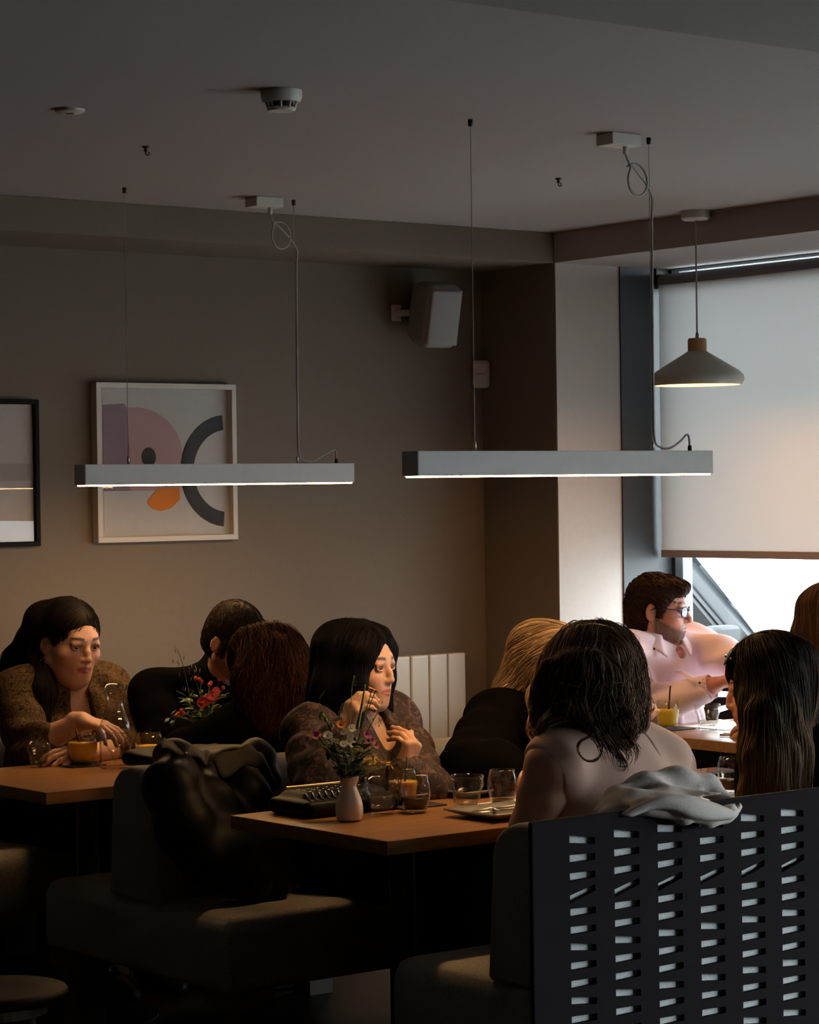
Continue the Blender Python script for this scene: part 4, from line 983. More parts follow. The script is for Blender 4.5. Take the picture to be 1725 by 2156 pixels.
P_ = [j_(1305, 1716, 4.262), j_(1350, 1690, 4.245), j_(1400, 1674, 4.225), j_(1455, 1676, 4.212), j_(1505, 1692, 4.212), j_(1545, 1706, 4.225), j_(1557, 1692, 4.26)]
Q_ = [j_(1330, 1718, 4.255), j_(1372, 1704, 4.235), j_(1412, 1706, 4.218), j_(1455, 1722, 4.205), j_(1500, 1728, 4.205), j_(1538, 1722, 4.22), j_(1553, 1705, 4.255)]
A_, B_ = catmull(P_, 6), catmull(Q_, 6); V = []
for a, b in zip(A_, B_):
    for k in range(5): V.append(a + (b - a) * k / 4 + np.array([0, -.010, 0]) * math.sin(k / 4 * math.pi))
n_ = len(A_); cl.add(V, [(i * 5 + k, i * 5 + k + 1, i * 5 + k + 6, i * 5 + k + 5) for i in range(n_ - 1) for k in range(4)])
solidify(cl.build('collar', M_jack, r, True), .006)
# ---------------------------------------------------------------- window table
tumbler(6.235, 6.345, Z, 1.12, 'water tumbler on the window table beside the yellow drink', .4)
cs = empty('slate_coaster', (6.17, 6.47, Z), 'black slate coaster under the yellow drink', 'coaster'); MB().box((6.11, 6.41, Z), (6.24, 6.53, Z + .004), .001).build('coaster', M_slate, cs)
stemless(6.160, 6.470, Z + .0045, 1.0, .098, 'glass of yellow drink with straw on the window table', M_lemon, .68, (.006, -.010, .135), 'juice glasses', .042, .036)
for k, (x, y, w_, h_, lab) in enumerate(((6.42, 6.40, .30, .21, 'white menu sheet on the window table behind the water tumbler'), (6.30, 6.10, .21, .26, 'white sheet at the near side of the window table'))):
    r = empty('paper_sheet', (x, y, Z), lab, 'paper', 'white sheets on the window table'); MB().box((x - w_ / 2, y - h_ / 2, Z), (x + w_ / 2, y + h_ / 2, Z + .0015 + .0 * k)).build('sheet', M_paper, r)
fork('table_knife', (6.11, 6.16, Z + .005), (6.20, 6.02, Z + .005), 'steel knife at the near edge of the window table', True)
# ---------------------------------------------------------------- people
def face_frame(fwd, up=(0, 0, 1), roll=0):
    y = N(fwd); x = N(np.cross(y, np.array(up, float))); z = np.cross(x, y)
    if roll: x, z = math.cos(roll) * x + math.sin(roll) * z, -math.sin(roll) * x + math.cos(roll) * z
    return np.stack([x, y, z], 1)
def add_head(S, c, M, sc=1.0, man=False, full=0.0, ears=True, detail=True):
    """c = point between the ears at eye height, M columns = right, forward, up"""
    def p(x, y, z): return c + sc * (M @ np.array([x, y, z]))
    def r(*a): return [sc * v for v in a]
    S.ell(p(0, -.016, .036), r(.074, .092, .082), M, .0)
    S.ell(p(0, .022, .030), r(.066, .066, .066), M, .03)
    S.ell(p(0, .030, -.030), r(.058 + .006 * full, .058, .080), M, .03)
    jw = .050 + (.006 if man else 0) + .008 * full
    for sx in (-1, 1):
        S.cone(p(sx * jw, .000, -.052), p(sx * .018, .066, -.094), .019 * sc, .016 * sc, .03 * sc)
        S.ell(p(sx * .036, .058, -.026), r(.026 + .004 * full, .026, .024), M, .03)
    S.ell(p(0, .070, -.097), r(.020, .017, .016), M, .025)
    if full: S.ell(p(0, .030, -.098), r(.046, .042, .030), M, .04)
    S.ell(p(0, .070, -.060), r(.032, .026, .030), M, .022)
    if detail:
        S.cone(p(-.030, .0770, .0245), p(.030, .0770, .0245), .0125 * sc, .0125 * sc, .02 * sc)
        for sx in (-1, 1):
            S.ell(p(sx * .0325, .0940, .003), r(.0175, .0140, .0100), M, .012, True)
        nl = .116 if man else .109
        S.chain([p(0, .086, .016), p(0, .098, -.008), p(0, nl - .006, -.026)], [(.0080 if man else .0066) * sc, (.0085 if man else .0072) * sc, (.0105 if man else .0092) * sc], .010)
        S.ell(p(0, nl - .008, -.030), r(.0105, .0110, .0090), M, .006)
        for sx in (-1, 1):
            S.ell(p(sx * (.0120 if man else .0108), .0935, -.0335), r(.0078 if man else .0068, .0105, .0075), M, .006)
            S.ell(p(sx * .0065, .1010, -.0415), r(.0038, .0060, .0030), M, .003, True)
        S.cone(p(0, .098, -.042), p(0, .0965, -.050), .0035 * sc, .004 * sc, .006)
        # lips
        for sx in (-1, 1):
            S.cone(p(sx * .004, .0955, -.0565), p(sx * .0245, .0835, -.0605), .0050 * sc, .0020 * sc, .004)
            S.cone(p(sx * .003, .0945, -.0665), p(sx * .0215, .0845, -.0628), .0058 * sc, .0024 * sc, .005)
        S.cone(p(-.024, .0850, -.0612), p(0, .1035, -.0613), .0012 * sc, .0012 * sc, .003, True)
        S.cone(p(.024, .0850, -.0612), p(0, .1035, -.0613), .0012 * sc, .0012 * sc, .003, True)
        # eyelids
        for sx in (-1, 1):
            for zt, hh, rr in ((1, .0064, .0028), (-1, .0056, .0021)):
                P = []
                for i in range(7):
                    a = math.pi * i / 6
                    xx = sx * .0325 + .0158 * math.cos(a); zz = .003 + zt * hh * math.sin(a) + sx * .0008 * math.cos(a)
                    yy = .0785 + math.sqrt(max(.0128 ** 2 - ((xx - sx * .0325) * .72) ** 2 - (zz - .003) ** 2, 0)) + .0002
                    P.append(p(xx, yy, zz))
                S.chain(P, [rr * sc] * 7, .0035)
                if zt == 1:
                    S.ell(p(sx * .0325, .0835, .0155), r(.018, .008, .006), M, .008)
    if ears:
        for sx in (-1, 1):
            E = M @ np.array([[math.cos(.35), sx * math.sin(.35), 0], [-sx * math.sin(.35), math.cos(.35), 0], [0, 0, 1]]).T
            S.ell(p(sx * .0775, -.012, -.006), r(.0070, .0190, .0310), E, .006)
            S.ell(p(sx * .0850, -.010, -.004), r(.0050, .0110, .0200), E, .004, True)
            S.ell(p(sx * .0730, -.002, -.006), r(.0080, .0060, .0080), E, .006)
def head_colour(c, M, sc, skin, lip, brow, shadow=None, beard=None, blush=None):
    c = np.array(c)
    def f(V):
        L = ((V - c) @ M) / sc; x, y, z = L[:, 0], L[:, 1], L[:, 2]; ax = np.abs(x)
        col = np.tile(np.array(skin, np.float32), (len(V), 1))
        def mix(m, q):
            m = np.clip(m, 0, 1)[:, None]; return col * (1 - m) + np.array(q, np.float32) * m
        front = np.clip((y - .05) / .02, 0, 1)
        if blush is not None: col = mix(.45 * np.exp(-((ax - .042) ** 2 / .0004 + (z + .026) ** 2 / .0004)) * front, blush)
        if beard is not None:
            st = lambda a, b, v: np.clip((v - a) / (b - a), 0, 1) ** 2 * (3 - 2 * np.clip((v - a) / (b - a), 0, 1))
            line = -.050 + .55 * np.clip(.075 - y, 0, .08) - .25 * np.clip(.040 - ax, 0, .04)
            jaw = st(0, .022, line - z) * st(-.012, .012, y) * st(.125, .108, -z)
            tash = np.exp(-((z + .0485) / .0055) ** 2) * st(.032, .024, ax) * front
            side = st(.030, .016, y) * st(-.006, .006, y) * st(.045, .03, z) * (ax > .05)
            nz = .72 + .28 * np.random.RandomState(1).rand(len(x))
            col = mix(1.0 * np.maximum(np.maximum(tash, jaw), side) * nz, beard)
        zb = .0275 + .0035 * np.sin(np.clip((ax - .012) / .038, 0, 1) * math.pi * .8)
        th = .0047 - .0028 * np.clip((ax - .030) / .022, 0, 1)
        bm_ = np.clip(1.5 - np.abs(z - zb) / th, 0, 1) * np.clip((ax - .012) / .004, 0, 1) * np.clip((.054 - ax) / .006, 0, 1) * front
        if shadow is not None:
            em = np.exp(-(((ax - .033) / .018) ** 2 + ((z - .010) / .0070) ** 2) ** 2) * front
            col = mix(.75 * em, shadow)
        lash = np.exp(-(((ax - .033) / .019) ** 4)) * np.clip(1.2 - np.abs(z - .003 - .0090 * np.sqrt(np.clip(1 - ((ax - .0325) / .017) ** 2, 0, 1))) / .0022, 0, 1) * front
        col = mix(.8 * lash * (1 if shadow is not None else .5), (.02, .012, .01))
        col = mix(.95 * bm_, brow)
        hl = .0098 * np.sqrt(np.clip(1 - (ax / .0265) ** 2, 0, 1)) + .0004
        lm = np.clip((hl - np.abs(z + .0618)) / .0022 + .35, 0, 1) * np.clip((y - .074) / .005, 0, 1)
        col = mix(.8 * lm, lip)
        return col
    return f
def add_eyes(par, c, M, sc, iris, look=(0, 1, 0)):
    for sx in (-1, 1):
        q = c + sc * (M @ np.array([sx * .0325, .0782, .003]))
        b = MB(); n = 14; b.sphere((0, 0, 0), .0122 * sc, n); V = np.concatenate(b.V)
        d = N(M @ N(np.array(look, float)))
        t = np.arccos(np.clip((V @ d) / np.linalg.norm(V, axis=1), -1, 1))
        col = np.where(t[:, None] < .20, (.005, .005, .005), np.where(t[:, None] < .53, iris, (.46, .42, .39)))
        mesh_obj('eye', V + q, b.F, M_eye, par, True, col)
def add_hand(S, w, d, n, side, curl=(.3, .3, .35, .4), spread=.10, sc=1.0, thumb=(.6, .5), k=.006):
    """w wrist point, d direction of the hand, n = normal of the BACK of the hand, side=+1: thumb on the d x n side"""
    d = N(d); n = np.array(n, float); n = N(n - d * (n @ d)); s_ = side * np.cross(d, n); tips = []
    def P(a, b, c): return w + sc * (a * d + b * s_ + c * n)
    S.cone(P(-.03, 0, 0), P(.02, 0, 0), .024 * sc, .024 * sc, .012)
    for b0, b1 in ((.017, .028), (.004, .009), (-.008, -.010), (-.016, -.027)):
        S.cone(P(.015, b0, 0), P(.080 if abs(b1) < .02 else .074, b1, .002), .0150 * sc, .0118 * sc, .012)
    L = ((.028, .076, .040, .024, .020, .0090), (.0095, .082, .045, .027, .021, .0092), (-.0095, .079, .041, .025, .020, .0088), (-.0265, .071, .031, .019, .018, .0078))
    nails = []
    for i, (b, a, l1, l2, l3, rr) in enumerate(L):
        cu = curl[i]; sp = (b / .028) * spread
        dirn = N(d * math.cos(sp) + s_ * math.sin(sp)); p = P(a, b, .002); ang = 0; rad = rr
        pts = [P(a - .012, b, .002), p]; 
        for l, f in ((l1, 0), (l2, 1), (l3, 2)):
            ang += cu[f] if hasattr(cu, '__len__') else cu * (.9, 1.15, .7)[f]
            v = dirn * math.cos(ang) - n * math.sin(ang)
            p = p + sc * l * v; pts.append(p)
        R_ = [rr * 1.05 * sc, rr * 1.04 * sc, rr * .98 * sc, rr * .90 * sc, rr * .74 * sc]
        S.chain(pts, R_, k * .6)
        nails.append((pts[-1], pts[-1] - pts[-2], dirn * math.sin(ang) + n * math.cos(ang))); tips.append(pts[-1])
    a0, a1 = thumb
    t0 = P(.018, .020, -.006); v = N(d * math.cos(a0) + s_ * math.sin(a0) - n * .35)
    t1 = t0 + sc * .040 * v; v2 = N(v - n * a1 * .5 + d * a1 * .6); t2 = t1 + sc * .032 * v2; v3 = N(v2 - n * a1 * .3 + d * a1 * .3); t3 = t2 + sc * .024 * v3
    S.chain([t0, t1, t2, t3], [.0150 * sc, .0122 * sc, .0105 * sc, .0080 * sc], k)
    nails.append((t3, t3 - t2, N(s_ + n))); tips.append(t3)
    return tips, nails
def add_nails(par, nails, mat, sc=1.0):
    for p, d, u in nails:
        Fm = frame(u, d)
        b = MB(); b.sphere(p + N(d) * .0005 + N(u) * .0048 * sc, (.0072 * sc, .0048 * sc, .0026 * sc), 6, Fm); b.build('fingernail', mat, par, True)
def comb(S, seeds, flow, n=26, step=.012, lift=.0015, width=.0016, jitter=.15, wave=0.0, wfreq=18., mat=None, name='hair_strands', parent=None, tone=(.02, .015, .012), var=.35, fall=.0, hold=1.0, seg=3, tips=None, seed=1, face=None, twotone=None):
    """strands traced along the surface of S from the seed points, following flow(P) and gravity"""
    rs = np.random.RandomState(seed)
    P = np.array(seeds, float); m = len(P); T = [P.copy()]; ph = rs.rand(m) * 6.28; ph2 = rs.rand(m) * 6.28
    amp = wave * (.6 + .8 * rs.rand(m)); Ls = (.75 + .5 * rs.rand(m)); jit = rs.randn(m, 3) * jitter
    lf = lift * (.3 + 1.6 * rs.rand(m))
    V0 = None
    for i in range(n):
        Dn = flow(P, i / n) + jit
        G = S.grad(P); dd = S.sample(P)
        near = np.clip(1 - (dd - .02) / .03, 0, 1)[:, None]
        Dn = Dn - near * (Dn * G).sum(1, keepdims=True) * G * hold
        Dn /= (np.linalg.norm(Dn, axis=1, keepdims=True) + 1e-9)
        V0 = Dn if V0 is None else N_rows(.55 * V0 + .45 * Dn)
        P = P + V0 * (step * Ls)[:, None]
        dd = S.sample(P); G = S.grad(P)
        corr = np.where(dd < lf, lf - dd, np.where(dd < .025, (lf - dd) * .6 * hold, 0))
        P = P + G * corr[:, None]
        T.append(P.copy())
    T = np.stack(T, 1)                                   # m, n+1, 3
    if face is not None:                                 # no strand may cross the face
        fc, fM, fw = face; L = (T.reshape(-1, 3) - fc) @ fM
        bad = ((np.abs(L[:, 0]) < fw) & (L[:, 1] > .045) & (L[:, 2] < .085) & (L[:, 2] > -.13) & (S.sample(T.reshape(-1, 3)) > .0032)).reshape(m, -1)
        fb = np.where(bad.any(1), bad.argmax(1), n + 1)
        for q in np.nonzero(fb <= n)[0]: T[q, fb[q]:] = T[q, max(fb[q] - 1, 0)]
    if wave:
        s = np.linspace(0, 1, n + 1)
        tv = np.gradient(T, axis=1); tv /= (np.linalg.norm(tv, axis=2, keepdims=True) + 1e-9)
        G0 = S.grad(T.reshape(-1, 3)).reshape(T.shape)
        sd = np.cross(tv, G0); sd /= (np.linalg.norm(sd, axis=2, keepdims=True) + 1e-9)
        env = (np.clip((s - .15) / .6, 0, 1))[None, :, None]; env = env * (np.arange(n + 1)[None] < (fb[:, None] if face is not None else n + 2))[..., None]
        w1 = np.sin(ph[:, None] * .35 + wfreq * s[None])[..., None]; w2 = np.cos(ph2[:, None] * .35 + wfreq * s[None])[..., None]
        T = T + env * amp[:, None, None] * (sd * w1 + G0 * (.6 * w2 + .35))
    return strands(T, width, mat, name, parent, tone, var, seg, rs, twotone)
def N_rows(v): return v / (np.linalg.norm(v, axis=1, keepdims=True) + 1e-9)
def strands(T, width, mat, name, parent, tone, var, seg=3, rs=None, twotone=None):
    rs = rs or np.random.RandomState(3)
    m, n, _ = T.shape
    tv = np.gradient(T, axis=1); tv /= (np.linalg.norm(tv, axis=2, keepdims=True) + 1e-9)
    ref = np.array([.31, .52, .79]); a = np.cross(tv, ref[None, None]); a /= (np.linalg.norm(a, axis=2, keepdims=True) + 1e-9); b = np.cross(tv, a)
    s = np.linspace(0, 1, n); prof = np.sqrt(np.clip(1 - s ** 3, .03, 1)) * np.clip(.4 + s * 6, 0, 1)
    wd = width * (.6 + .8 * rs.rand(m))[:, None] * prof[None]
    V = np.zeros((m, n, seg, 3))
    for k in range(seg):
        an = 2 * math.pi * k / seg; V[:, :, k] = T + wd[..., None] * (math.cos(an) * a + math.sin(an) * b)
    i, j, k = np.meshgrid(np.arange(m), np.arange(n - 1), np.arange(seg), indexing='ij')
    def id_(j_, k_): return (i * n + j_) * seg + k_ % seg
    Fq = np.stack([id_(j, k), id_(j, k + 1), id_(j + 1, k + 1), id_(j + 1, k)], -1).reshape(-1, 4)
    tn = np.array(tone)[None, :] * np.exp(var * rs.randn(m))[:, None]
    cc = np.repeat(tn[:, None, :], n, 1)
    if twotone is not None:
        f = np.clip((s - .35) / .5, 0, 1)[None, :, None]; t2 = np.array(twotone)[None, :] * np.exp(var * rs.randn(m))[:, None]
        cc = cc * (1 - f) + t2[:, None, :] * f
    col = np.repeat(cc[:, :, None, :], seg, 2).reshape(-1, 3)
    return V.reshape(-1, 3), Fq, col

def hair(parent, pieces, label=None):
    V = []; Fq = []; C_ = []; n = 0
    for v, f, c in pieces:
        c = np.tile(np.array(c, np.float32), (len(v), 1)) if np.ndim(c) == 1 else c
        V.append(v); Fq.append(f + n); C_.append(c); n += len(v)
    o = mesh_obj('hair', np.concatenate(V), np.concatenate(Fq), M_hair, parent, True, np.concatenate(C_))
    return tag(o, label)
def shell(S, col, var=.25, seed=1, axis=2, freq=90):
    V, Fq = S.mesh(); rs = np.random.RandomState(seed)
    return V, Fq, np.array(col, np.float32)[None] * np.exp(var * .4 * rs.randn(len(V)))[:, None]
def pick(V, m, cond=None, seed=1):
    rs = np.random.RandomState(seed); q = V if cond is None else V[cond]
    return q[rs.randint(0, len(q), m)] + rs.randn(m, 3) * .002
class Body:
    """joint positions in world coordinates: hip chest neck head sL sR eL eR wL wR kL kR aL aR"""
    def __init__(s, **J):
        for k, v in J.items(): setattr(s, k, np.array(v, float) if not np.isscalar(v) else v)
        s.wd = J.get('wd', 1.0); s.bust = J.get('bust', 0); s.arm = J.get('arm', 1.0); s.dp = J.get('dp', 1.0)
        s.x = N(s.sR - s.sL); s.u = N(s.neck - s.hip); s.x = N(s.x - s.u * (s.x @ s.u)); s.f = np.cross(s.u, s.x)
        s.M = np.stack([s.x, s.f, s.u], 1)
    def box(s, pts, pad):
        P = np.array(pts); return P.min(0) - pad, P.max(0) + pad
    def torso(s, S, e=0., k=.05):
        w, d = s.wd, s.dp
        S.ell(s.hip, [.175 * w + e, .125 * d + e, .13 + e], s.M, k)
        S.ell(.5 * (s.hip + s.chest), [.145 * w + e, .112 * d + e, .17 + e], s.M, k)
        S.ell(s.chest, [.150 * w + e, .112 * d + e, .17 + e], s.M, k)
        L = .5 * np.linalg.norm(s.sR - s.sL)
        mid = .5 * (s.sL + s.sR)
        S.cone(mid - (mid - s.sL) * .75, mid + (s.sR - mid) * .75, .062 + e, .062 + e, k)
        for q in (s.sL, s.sR):
            S.cone(s.neck + s.u * .02, s.neck + .7 * (q - s.neck) + s.u * .012, .050 + e, .036 + e, .04)
        if s.bust:
            for sx in (-1, 1): S.ell(s.chest + s.M @ np.array([sx * .075 * w, .085 * d, -.02]), [.070 + e, .062 * s.bust + e, .068 + e], s.M, .05)
    def arm_(s, S, side, e=0., k=.02, a=0., b=1.0, flare=0.):
        q = s.arm; sh, el, wr = (s.sL, s.eL, s.wL) if side == 'L' else (s.sR, s.eR, s.wR)
        S.ball(sh, .056 * q + e, .05)
        S.chain([sh, sh + .45 * (el - sh), el], [.052 * q + e, .047 * q + e, .039 * q + e], k)
        end = el + b * (wr - el)
        S.chain([el, el + .35 * b * (wr - el), end], [.039 * q + e, .041 * q + e, (.039 + (.027 - .039) * b) * q + e + flare], k)
    def leg(s, S, side, e=0., k=.04):
        kn, an = (s.kL, s.aL) if side == 'L' else (s.kR, s.aR); sx = -1 if side == 'L' else 1
        h = s.hip + s.x * sx * .09 * s.wd - s.u * .03
        S.chain([h, h + .5 * (kn - h), kn], [.095 + e, .080 + e, .060 + e], k)
        S.chain([kn, kn + .35 * (an - kn), an], [.060 + e, .058 + e, .038 + e], .03)
    def shoes(s, par, mat_):
        for kn, an in ((s.kL, s.aL), (s.kR, s.aR)):
            d = an - kn; fwd = s.f.copy(); fwd[2] = 0; fwd = N(fwd)
            T = SDF(an + np.array([-.3, -.3, -.13]), an + np.array([.3, .3, .12]), .008)
            T.chain([an + [0, 0, .02], an + [0, 0, -.03], an + fwd * .10 + [0, 0, -.045], an + fwd * .17 + [0, 0, -.055]], [.045, .045, .042, .032], .03)
            T.cut((0, 0, max(an[2] - .075, .004)), (0, 0, -1)); T.build('shoe', mat_, par)
    def neck_(s, S, c, M, sc, r=.052, e=0.):
        S.cone(s.neck - s.u * .03, c + sc * (M @ np.array([0, -.022, -.055])), r * 1.12 + e, r + e, .03)
    def legs_default(s, y=None, drop=.44, splay=.09, fwd=.42):
        f = s.f.copy(); f[2] = 0; f = N(f); xx = np.cross(f, [0, 0, 1.])
        base = s.hip - np.array([0, 0, .02])
        s.kL = base + f * fwd - xx * splay; s.kR = base + f * fwd + xx * splay
        s.aL = s.kL + f * .02; s.aL[2] = .085; s.aR = s.kR + f * .02; s.aR[2] = .085
# ---------------------------------------------------------------- the people
SK1, SK2, SK3 = (.60, .35, .26), (.62, .37, .25), (.58, .31, .24)
LIP1, LIP2 = (.40, .10, .09), (.46, .14, .12)
Zu = np.array([0, 0, 1.]); Dn = np.array([0, 0, -1.])
M_leop = mat('leopard_cloth', rough=.75, spec=.2); t = tex(M_leop, 'Noise', 75, 3, Distortion=.6)
ramp(M_leop, t.outputs['Fac'], [(.38, (.012, .009, .007)), (.45, (.12, .07, .028)), (.50, (.016, .010, .006)), (.56, (.085, .05, .02)), (.61, (.14, .083, .034)), (.66, (.014, .010, .007))], bsdf(M_leop).inputs['Base Color'])
M_blackcloth = noisy('black_cloth', (.0022, .002, .002), (.004, .0035, .0035), 120, 1, .15, spec=.02)
M_blacksweater = noisy('black_knit', (.0022, .0022, .0028), (.004, .0038, .0045), 200, 1, .3, spec=.02)
M_lace = mat('brown_lace', rough=.75); t = tex(M_lace, 'Noise', 34, 6, Distortion=1.8); ramp(M_lace, t.outputs['Fac'], [(.44, (.022, .012, .010)), (.55, (.045, .023, .018)), (.62, (.15, .088, .068)), (.70, (.032, .016, .013))], bsdf(M_lace).inputs['Base Color']); bump(M_lace, t.outputs['Fac'], .3, .004)
M_tan = noisy('tan_cloth', (.62, .405, .32), (.66, .43, .345), 300, .85, .1)
M_pink = noisy('pink_shirt_cloth', (.82, .66, .76), (.86, .71, .80), 160, .75, .1)
M_navy = noisy('navy_cloth', (.018, .024, .042), (.026, .034, .056), 90, .85, .1)
M_jeans = noisy('dark_denim', (.022, .03, .045), (.03, .042, .06), 200, .9, .2)
M_shoe = mat('dark_shoe', (.015, .013, .012), .45)
M_bluecol = noisy('grey_blue_cloth', (.20, .22, .25), (.24, .26, .29), 90, .8, .1)
GR = 'people at the tables'
def person(loc, label):
    return empty('person', loc, label, 'person', GR)
def HP(c, M, sc): return lambda x, y, z: c + sc * (M @ np.array([x, y, z]))
def cap(S, c, M, sc, g=.009, face=(.066, .085, .105), fy=.130, fz=-.030, k=.012, low=-.02):
    hp = HP(c, M, sc)
    S.ell(hp(0, -.017, .038), [sc * (.075 + g), sc * (.094 + g), sc * (.083 + g)], M, 0)
    S.ell(hp(0, -.045, -.02), [sc * (.066 + g), sc * (.066 + g), sc * (.075 + g)], M, .03)
def cutface(S, c, M, sc, r=(.066, .085, .105), y=.130, z=-.030, k=.012):
    S.ell(HP(c, M, sc)(0, y, z), [sc * v for v in r], M, k, True)
def flow(c, M, back=.35, side=.0, down=1.0, ext=None):
    def f(P, t):
        L = (P - c) @ M; D = np.tile(Dn * down, (len(P), 1))
        up = np.clip((L[:, 2] - .02) / .06, 0, 1)[:, None]
        D = D - M[:, 1][None] * back * up + M[:, 0][None] * (side + np.sign(L[:, 0:1]) * .35) * up
        return D if ext is None else D + np.array(ext)[None] * np.clip(t * 1.5, 0, 1)
    return f
def make_skin(B, c, M, sc, h, lo, hi, man=False, full=0, arms='LR', hands=(), legs=True, neckr=.052, a0=0., detail=True, ears=True):
    S = SDF(lo, hi, h)
    B.torso(S, -.004); B.neck_(S, c, M, sc, neckr)
    add_head(S, c, M, sc, man, full, detail=detail, ears=ears)
    for s in arms: B.arm_(S, s, 0.)
    if legs:
        for s in 'LR': B.leg(S, s, -.004)
    nails = []
    for hd in hands: nails += add_hand(S, **hd)[1]
    return S, nails
def bounds(B, c, extra=(), pad=.20):
    P = [B.hip, B.chest, c, B.sL, B.sR, B.eL, B.eR, B.wL, B.wR, B.kL, B.kR, B.aL, B.aR] + list(extra); P = np.array(P); return P.min(0) - pad, P.max(0) + pad
def trousers(B, par, mat_, h=.011):
    lo, hi = bounds(B, B.chest, (), .2); hi[2] = B.hip[2] + .25
    S = SDF(lo, hi, h); S.ell(B.hip, [.175 * B.wd + .012, .125 * B.dp + .012, .14], B.M, 0)
    for s in 'LR': B.leg(S, s, .012)
    S.cut((0, 0, .10), Dn); S.build('trousers', mat_, par); B.shoes(par, M_shoe)
Hd = lambda w, d, n, side, **k: dict(w=np.array(w, float), d=d, n=n, side=side, **k)
CAMR = np.array([.79, -.613, 0]); CAMF = np.array([.613, .79, 0])

# ---- person in the leopard jacket, at the picture wall table
c = at(146, 1352, 8.3); M = face_frame((.08, -1, -.20), roll=.03); sc = 1.11
wR = on(172, 1518, 1, 6.98); hdR = on(226, 1532, 1, 6.90) - wR
B = Body(hip=(4.22, 7.42, .57), chest=(4.22, 7.35, .86), neck=(4.20, 7.31, 1.015), sL=(4.375, 7.31, .945), sR=(4.015, 7.30, .95), eR=on(60, 1578, 1, 7.15), wR=wR, eL=on(300, 1572, 1, 7.14), wL=on(185, 1588, 1, 6.99), wd=1.15, dp=1.12, bust=1.1, arm=1.08)
B.legs_default(); lo, hi = bounds(B, c); hi[1] = 7.70
p1 = person((4.22, 7.42, .46), 'person in leopard print jacket with long black hair at the far left')
S, nl = make_skin(B, c, M, sc, .0036, lo, hi, full=1.5, neckr=.060, hands=[Hd(wR, hdR, (.15, -.45, .9), -1, curl=(.25, .35, .4, .5), sc=.98, thumb=(.5, .3)), Hd(B.wL, on(130, 1590, 1, 6.97) - B.wL, (0, -.5, .85), 1, curl=(.3, .35, .4, .4))])
S.build('body', M_skin, p1, head_colour(c, M, sc, SK1, (.36, .07, .075), (.015, .010, .008), (.10, .055, .05), None, (.66, .27, .2)))
add_eyes(p1, c, M, sc, (.05, .035, .02), (.25, 1, -.25)); add_nails(p1, nl[:5], mat('red_nail', (.45, .03, .03), .15))
hp = HP(c, M, sc)
T = SDF(c - [.50, .40, .55], c + [.30, .40, .2], .005); cap(T, c, M, sc, .010)
T.chain([hp(.055, -.06, .03), at(92, 1392, 8.30), at(86, 1460, 8.22), at(88, 1535, 8.17)], [.050, .046, .045, .022], .03)
T.chain([hp(.03, -.09, .04), at(78, 1352, 8.45), at(40, 1395, 8.5), at(10, 1440, 8.52)], [.07, .062, .055, .04], .03)
cutface(T, c, M, sc, (.074, .085, .122), .132, -.036); T.ell(hp(.082, .0, -.02), [.03, .035, .05], M, .01, True)
V, Fq, cc = shell(T, (.010, .007, .006)); L = (V - c) @ M
st = comb(T, pick(V, 2000, (L[:, 2] > .0)), flow(c, M, .6, .35), 30, .013, .0015, .0009, .10, tone=(.014, .010, .009), face=(c, M, .052), seed=3)
hair(p1, [(V, Fq, cc), st])
e = MB(); q = hp(.081, -.005, -.052); ring = [q + CAMR * .011 * math.cos(a) + Zu * (.013 * math.sin(a) - .008) for a in np.linspace(0, 6.283, 22)]; e.tube(ring, .0016, 6); e.build('earring', M_gold, p1, True)
T = SDF(*bounds(B, B.neck, (), .17), .006); T.lo[1] = T.lo[1]
B.torso(T, .018); [T.chain([B.neck, s_ + .01 * Zu], [.050, .055], .04) for s_ in (B.sL, B.sR)]
B.arm_(T, 'R', .022, b=.24, flare=.014); B.arm_(T, 'L', .020, b=.45, flare=.012)
vn = .5 * (B.neck + B.chest) + B.f * .11 + Zu * .05
T.chain([B.neck + Zu * .05 + B.f * .03, vn, B.chest + B.f * .16 - Zu * .03], [.062, .055, .030], .02) if False else None
for a_, b_, ra, rb in ((B.neck + Zu * .06 + B.f * .02, B.chest + B.f * .15 + Zu * .01, .068, .030),): T.cone(a_, b_, ra, rb, .015, True)
T.cut((0, 0, .52), Dn); T.ripple(.004, wv(((30, 25, 40), 1), ((55, 30, 20), .6)), 2); T.build('jacket', M_leop, p1)
trousers(B, p1, M_blackcloth)

# ---- person in the black sweater, head bowed
c = at(497, 1352, 8.2); M = face_frame((.25, -1, -.62), roll=-.05); sc = 1.03
B = Body(hip=(4.66, 7.42, .58), chest=(4.63, 7.22, .84), neck=(4.625, 6.97, 1.0), sL=(4.83, 7.06, .955), sR=(4.44, 7.12, .94), eR=on(345, 1560, 1, 7.0), wR=(4.56, 6.92, .79), eL=(4.95, 6.98, .80), wL=(4.78, 6.88, .79), wd=1.12, dp=1.1, arm=1.2)
B.legs_default(); p2 = person((4.66, 7.42, .46), 'person in a black sweater with short dark hair and bowed head, behind the red flowers')
S, nl = make_skin(B, c, M, sc, .006, *bounds(B, c), man=True, hands=[Hd(B.wR, (.9, -.3, 0), (0, 0, 1), 1), Hd(B.wL, (-.9, -.3, 0), (0, 0, 1), -1)])
S.build('body', M_skin, p2, head_colour(c, M, sc, SK3, (.35, .14, .11), (.03, .018, .012), None, (.16, .08, .055)))
add_eyes(p2, c, M, sc, (.05, .03, .02)); hp = HP(c, M, sc)
T = SDF(c - .22, c + .22, .005); cap(T, c, M, sc, .008); cutface(T, c, M, sc, (.070, .085, .11), .138, -.035)
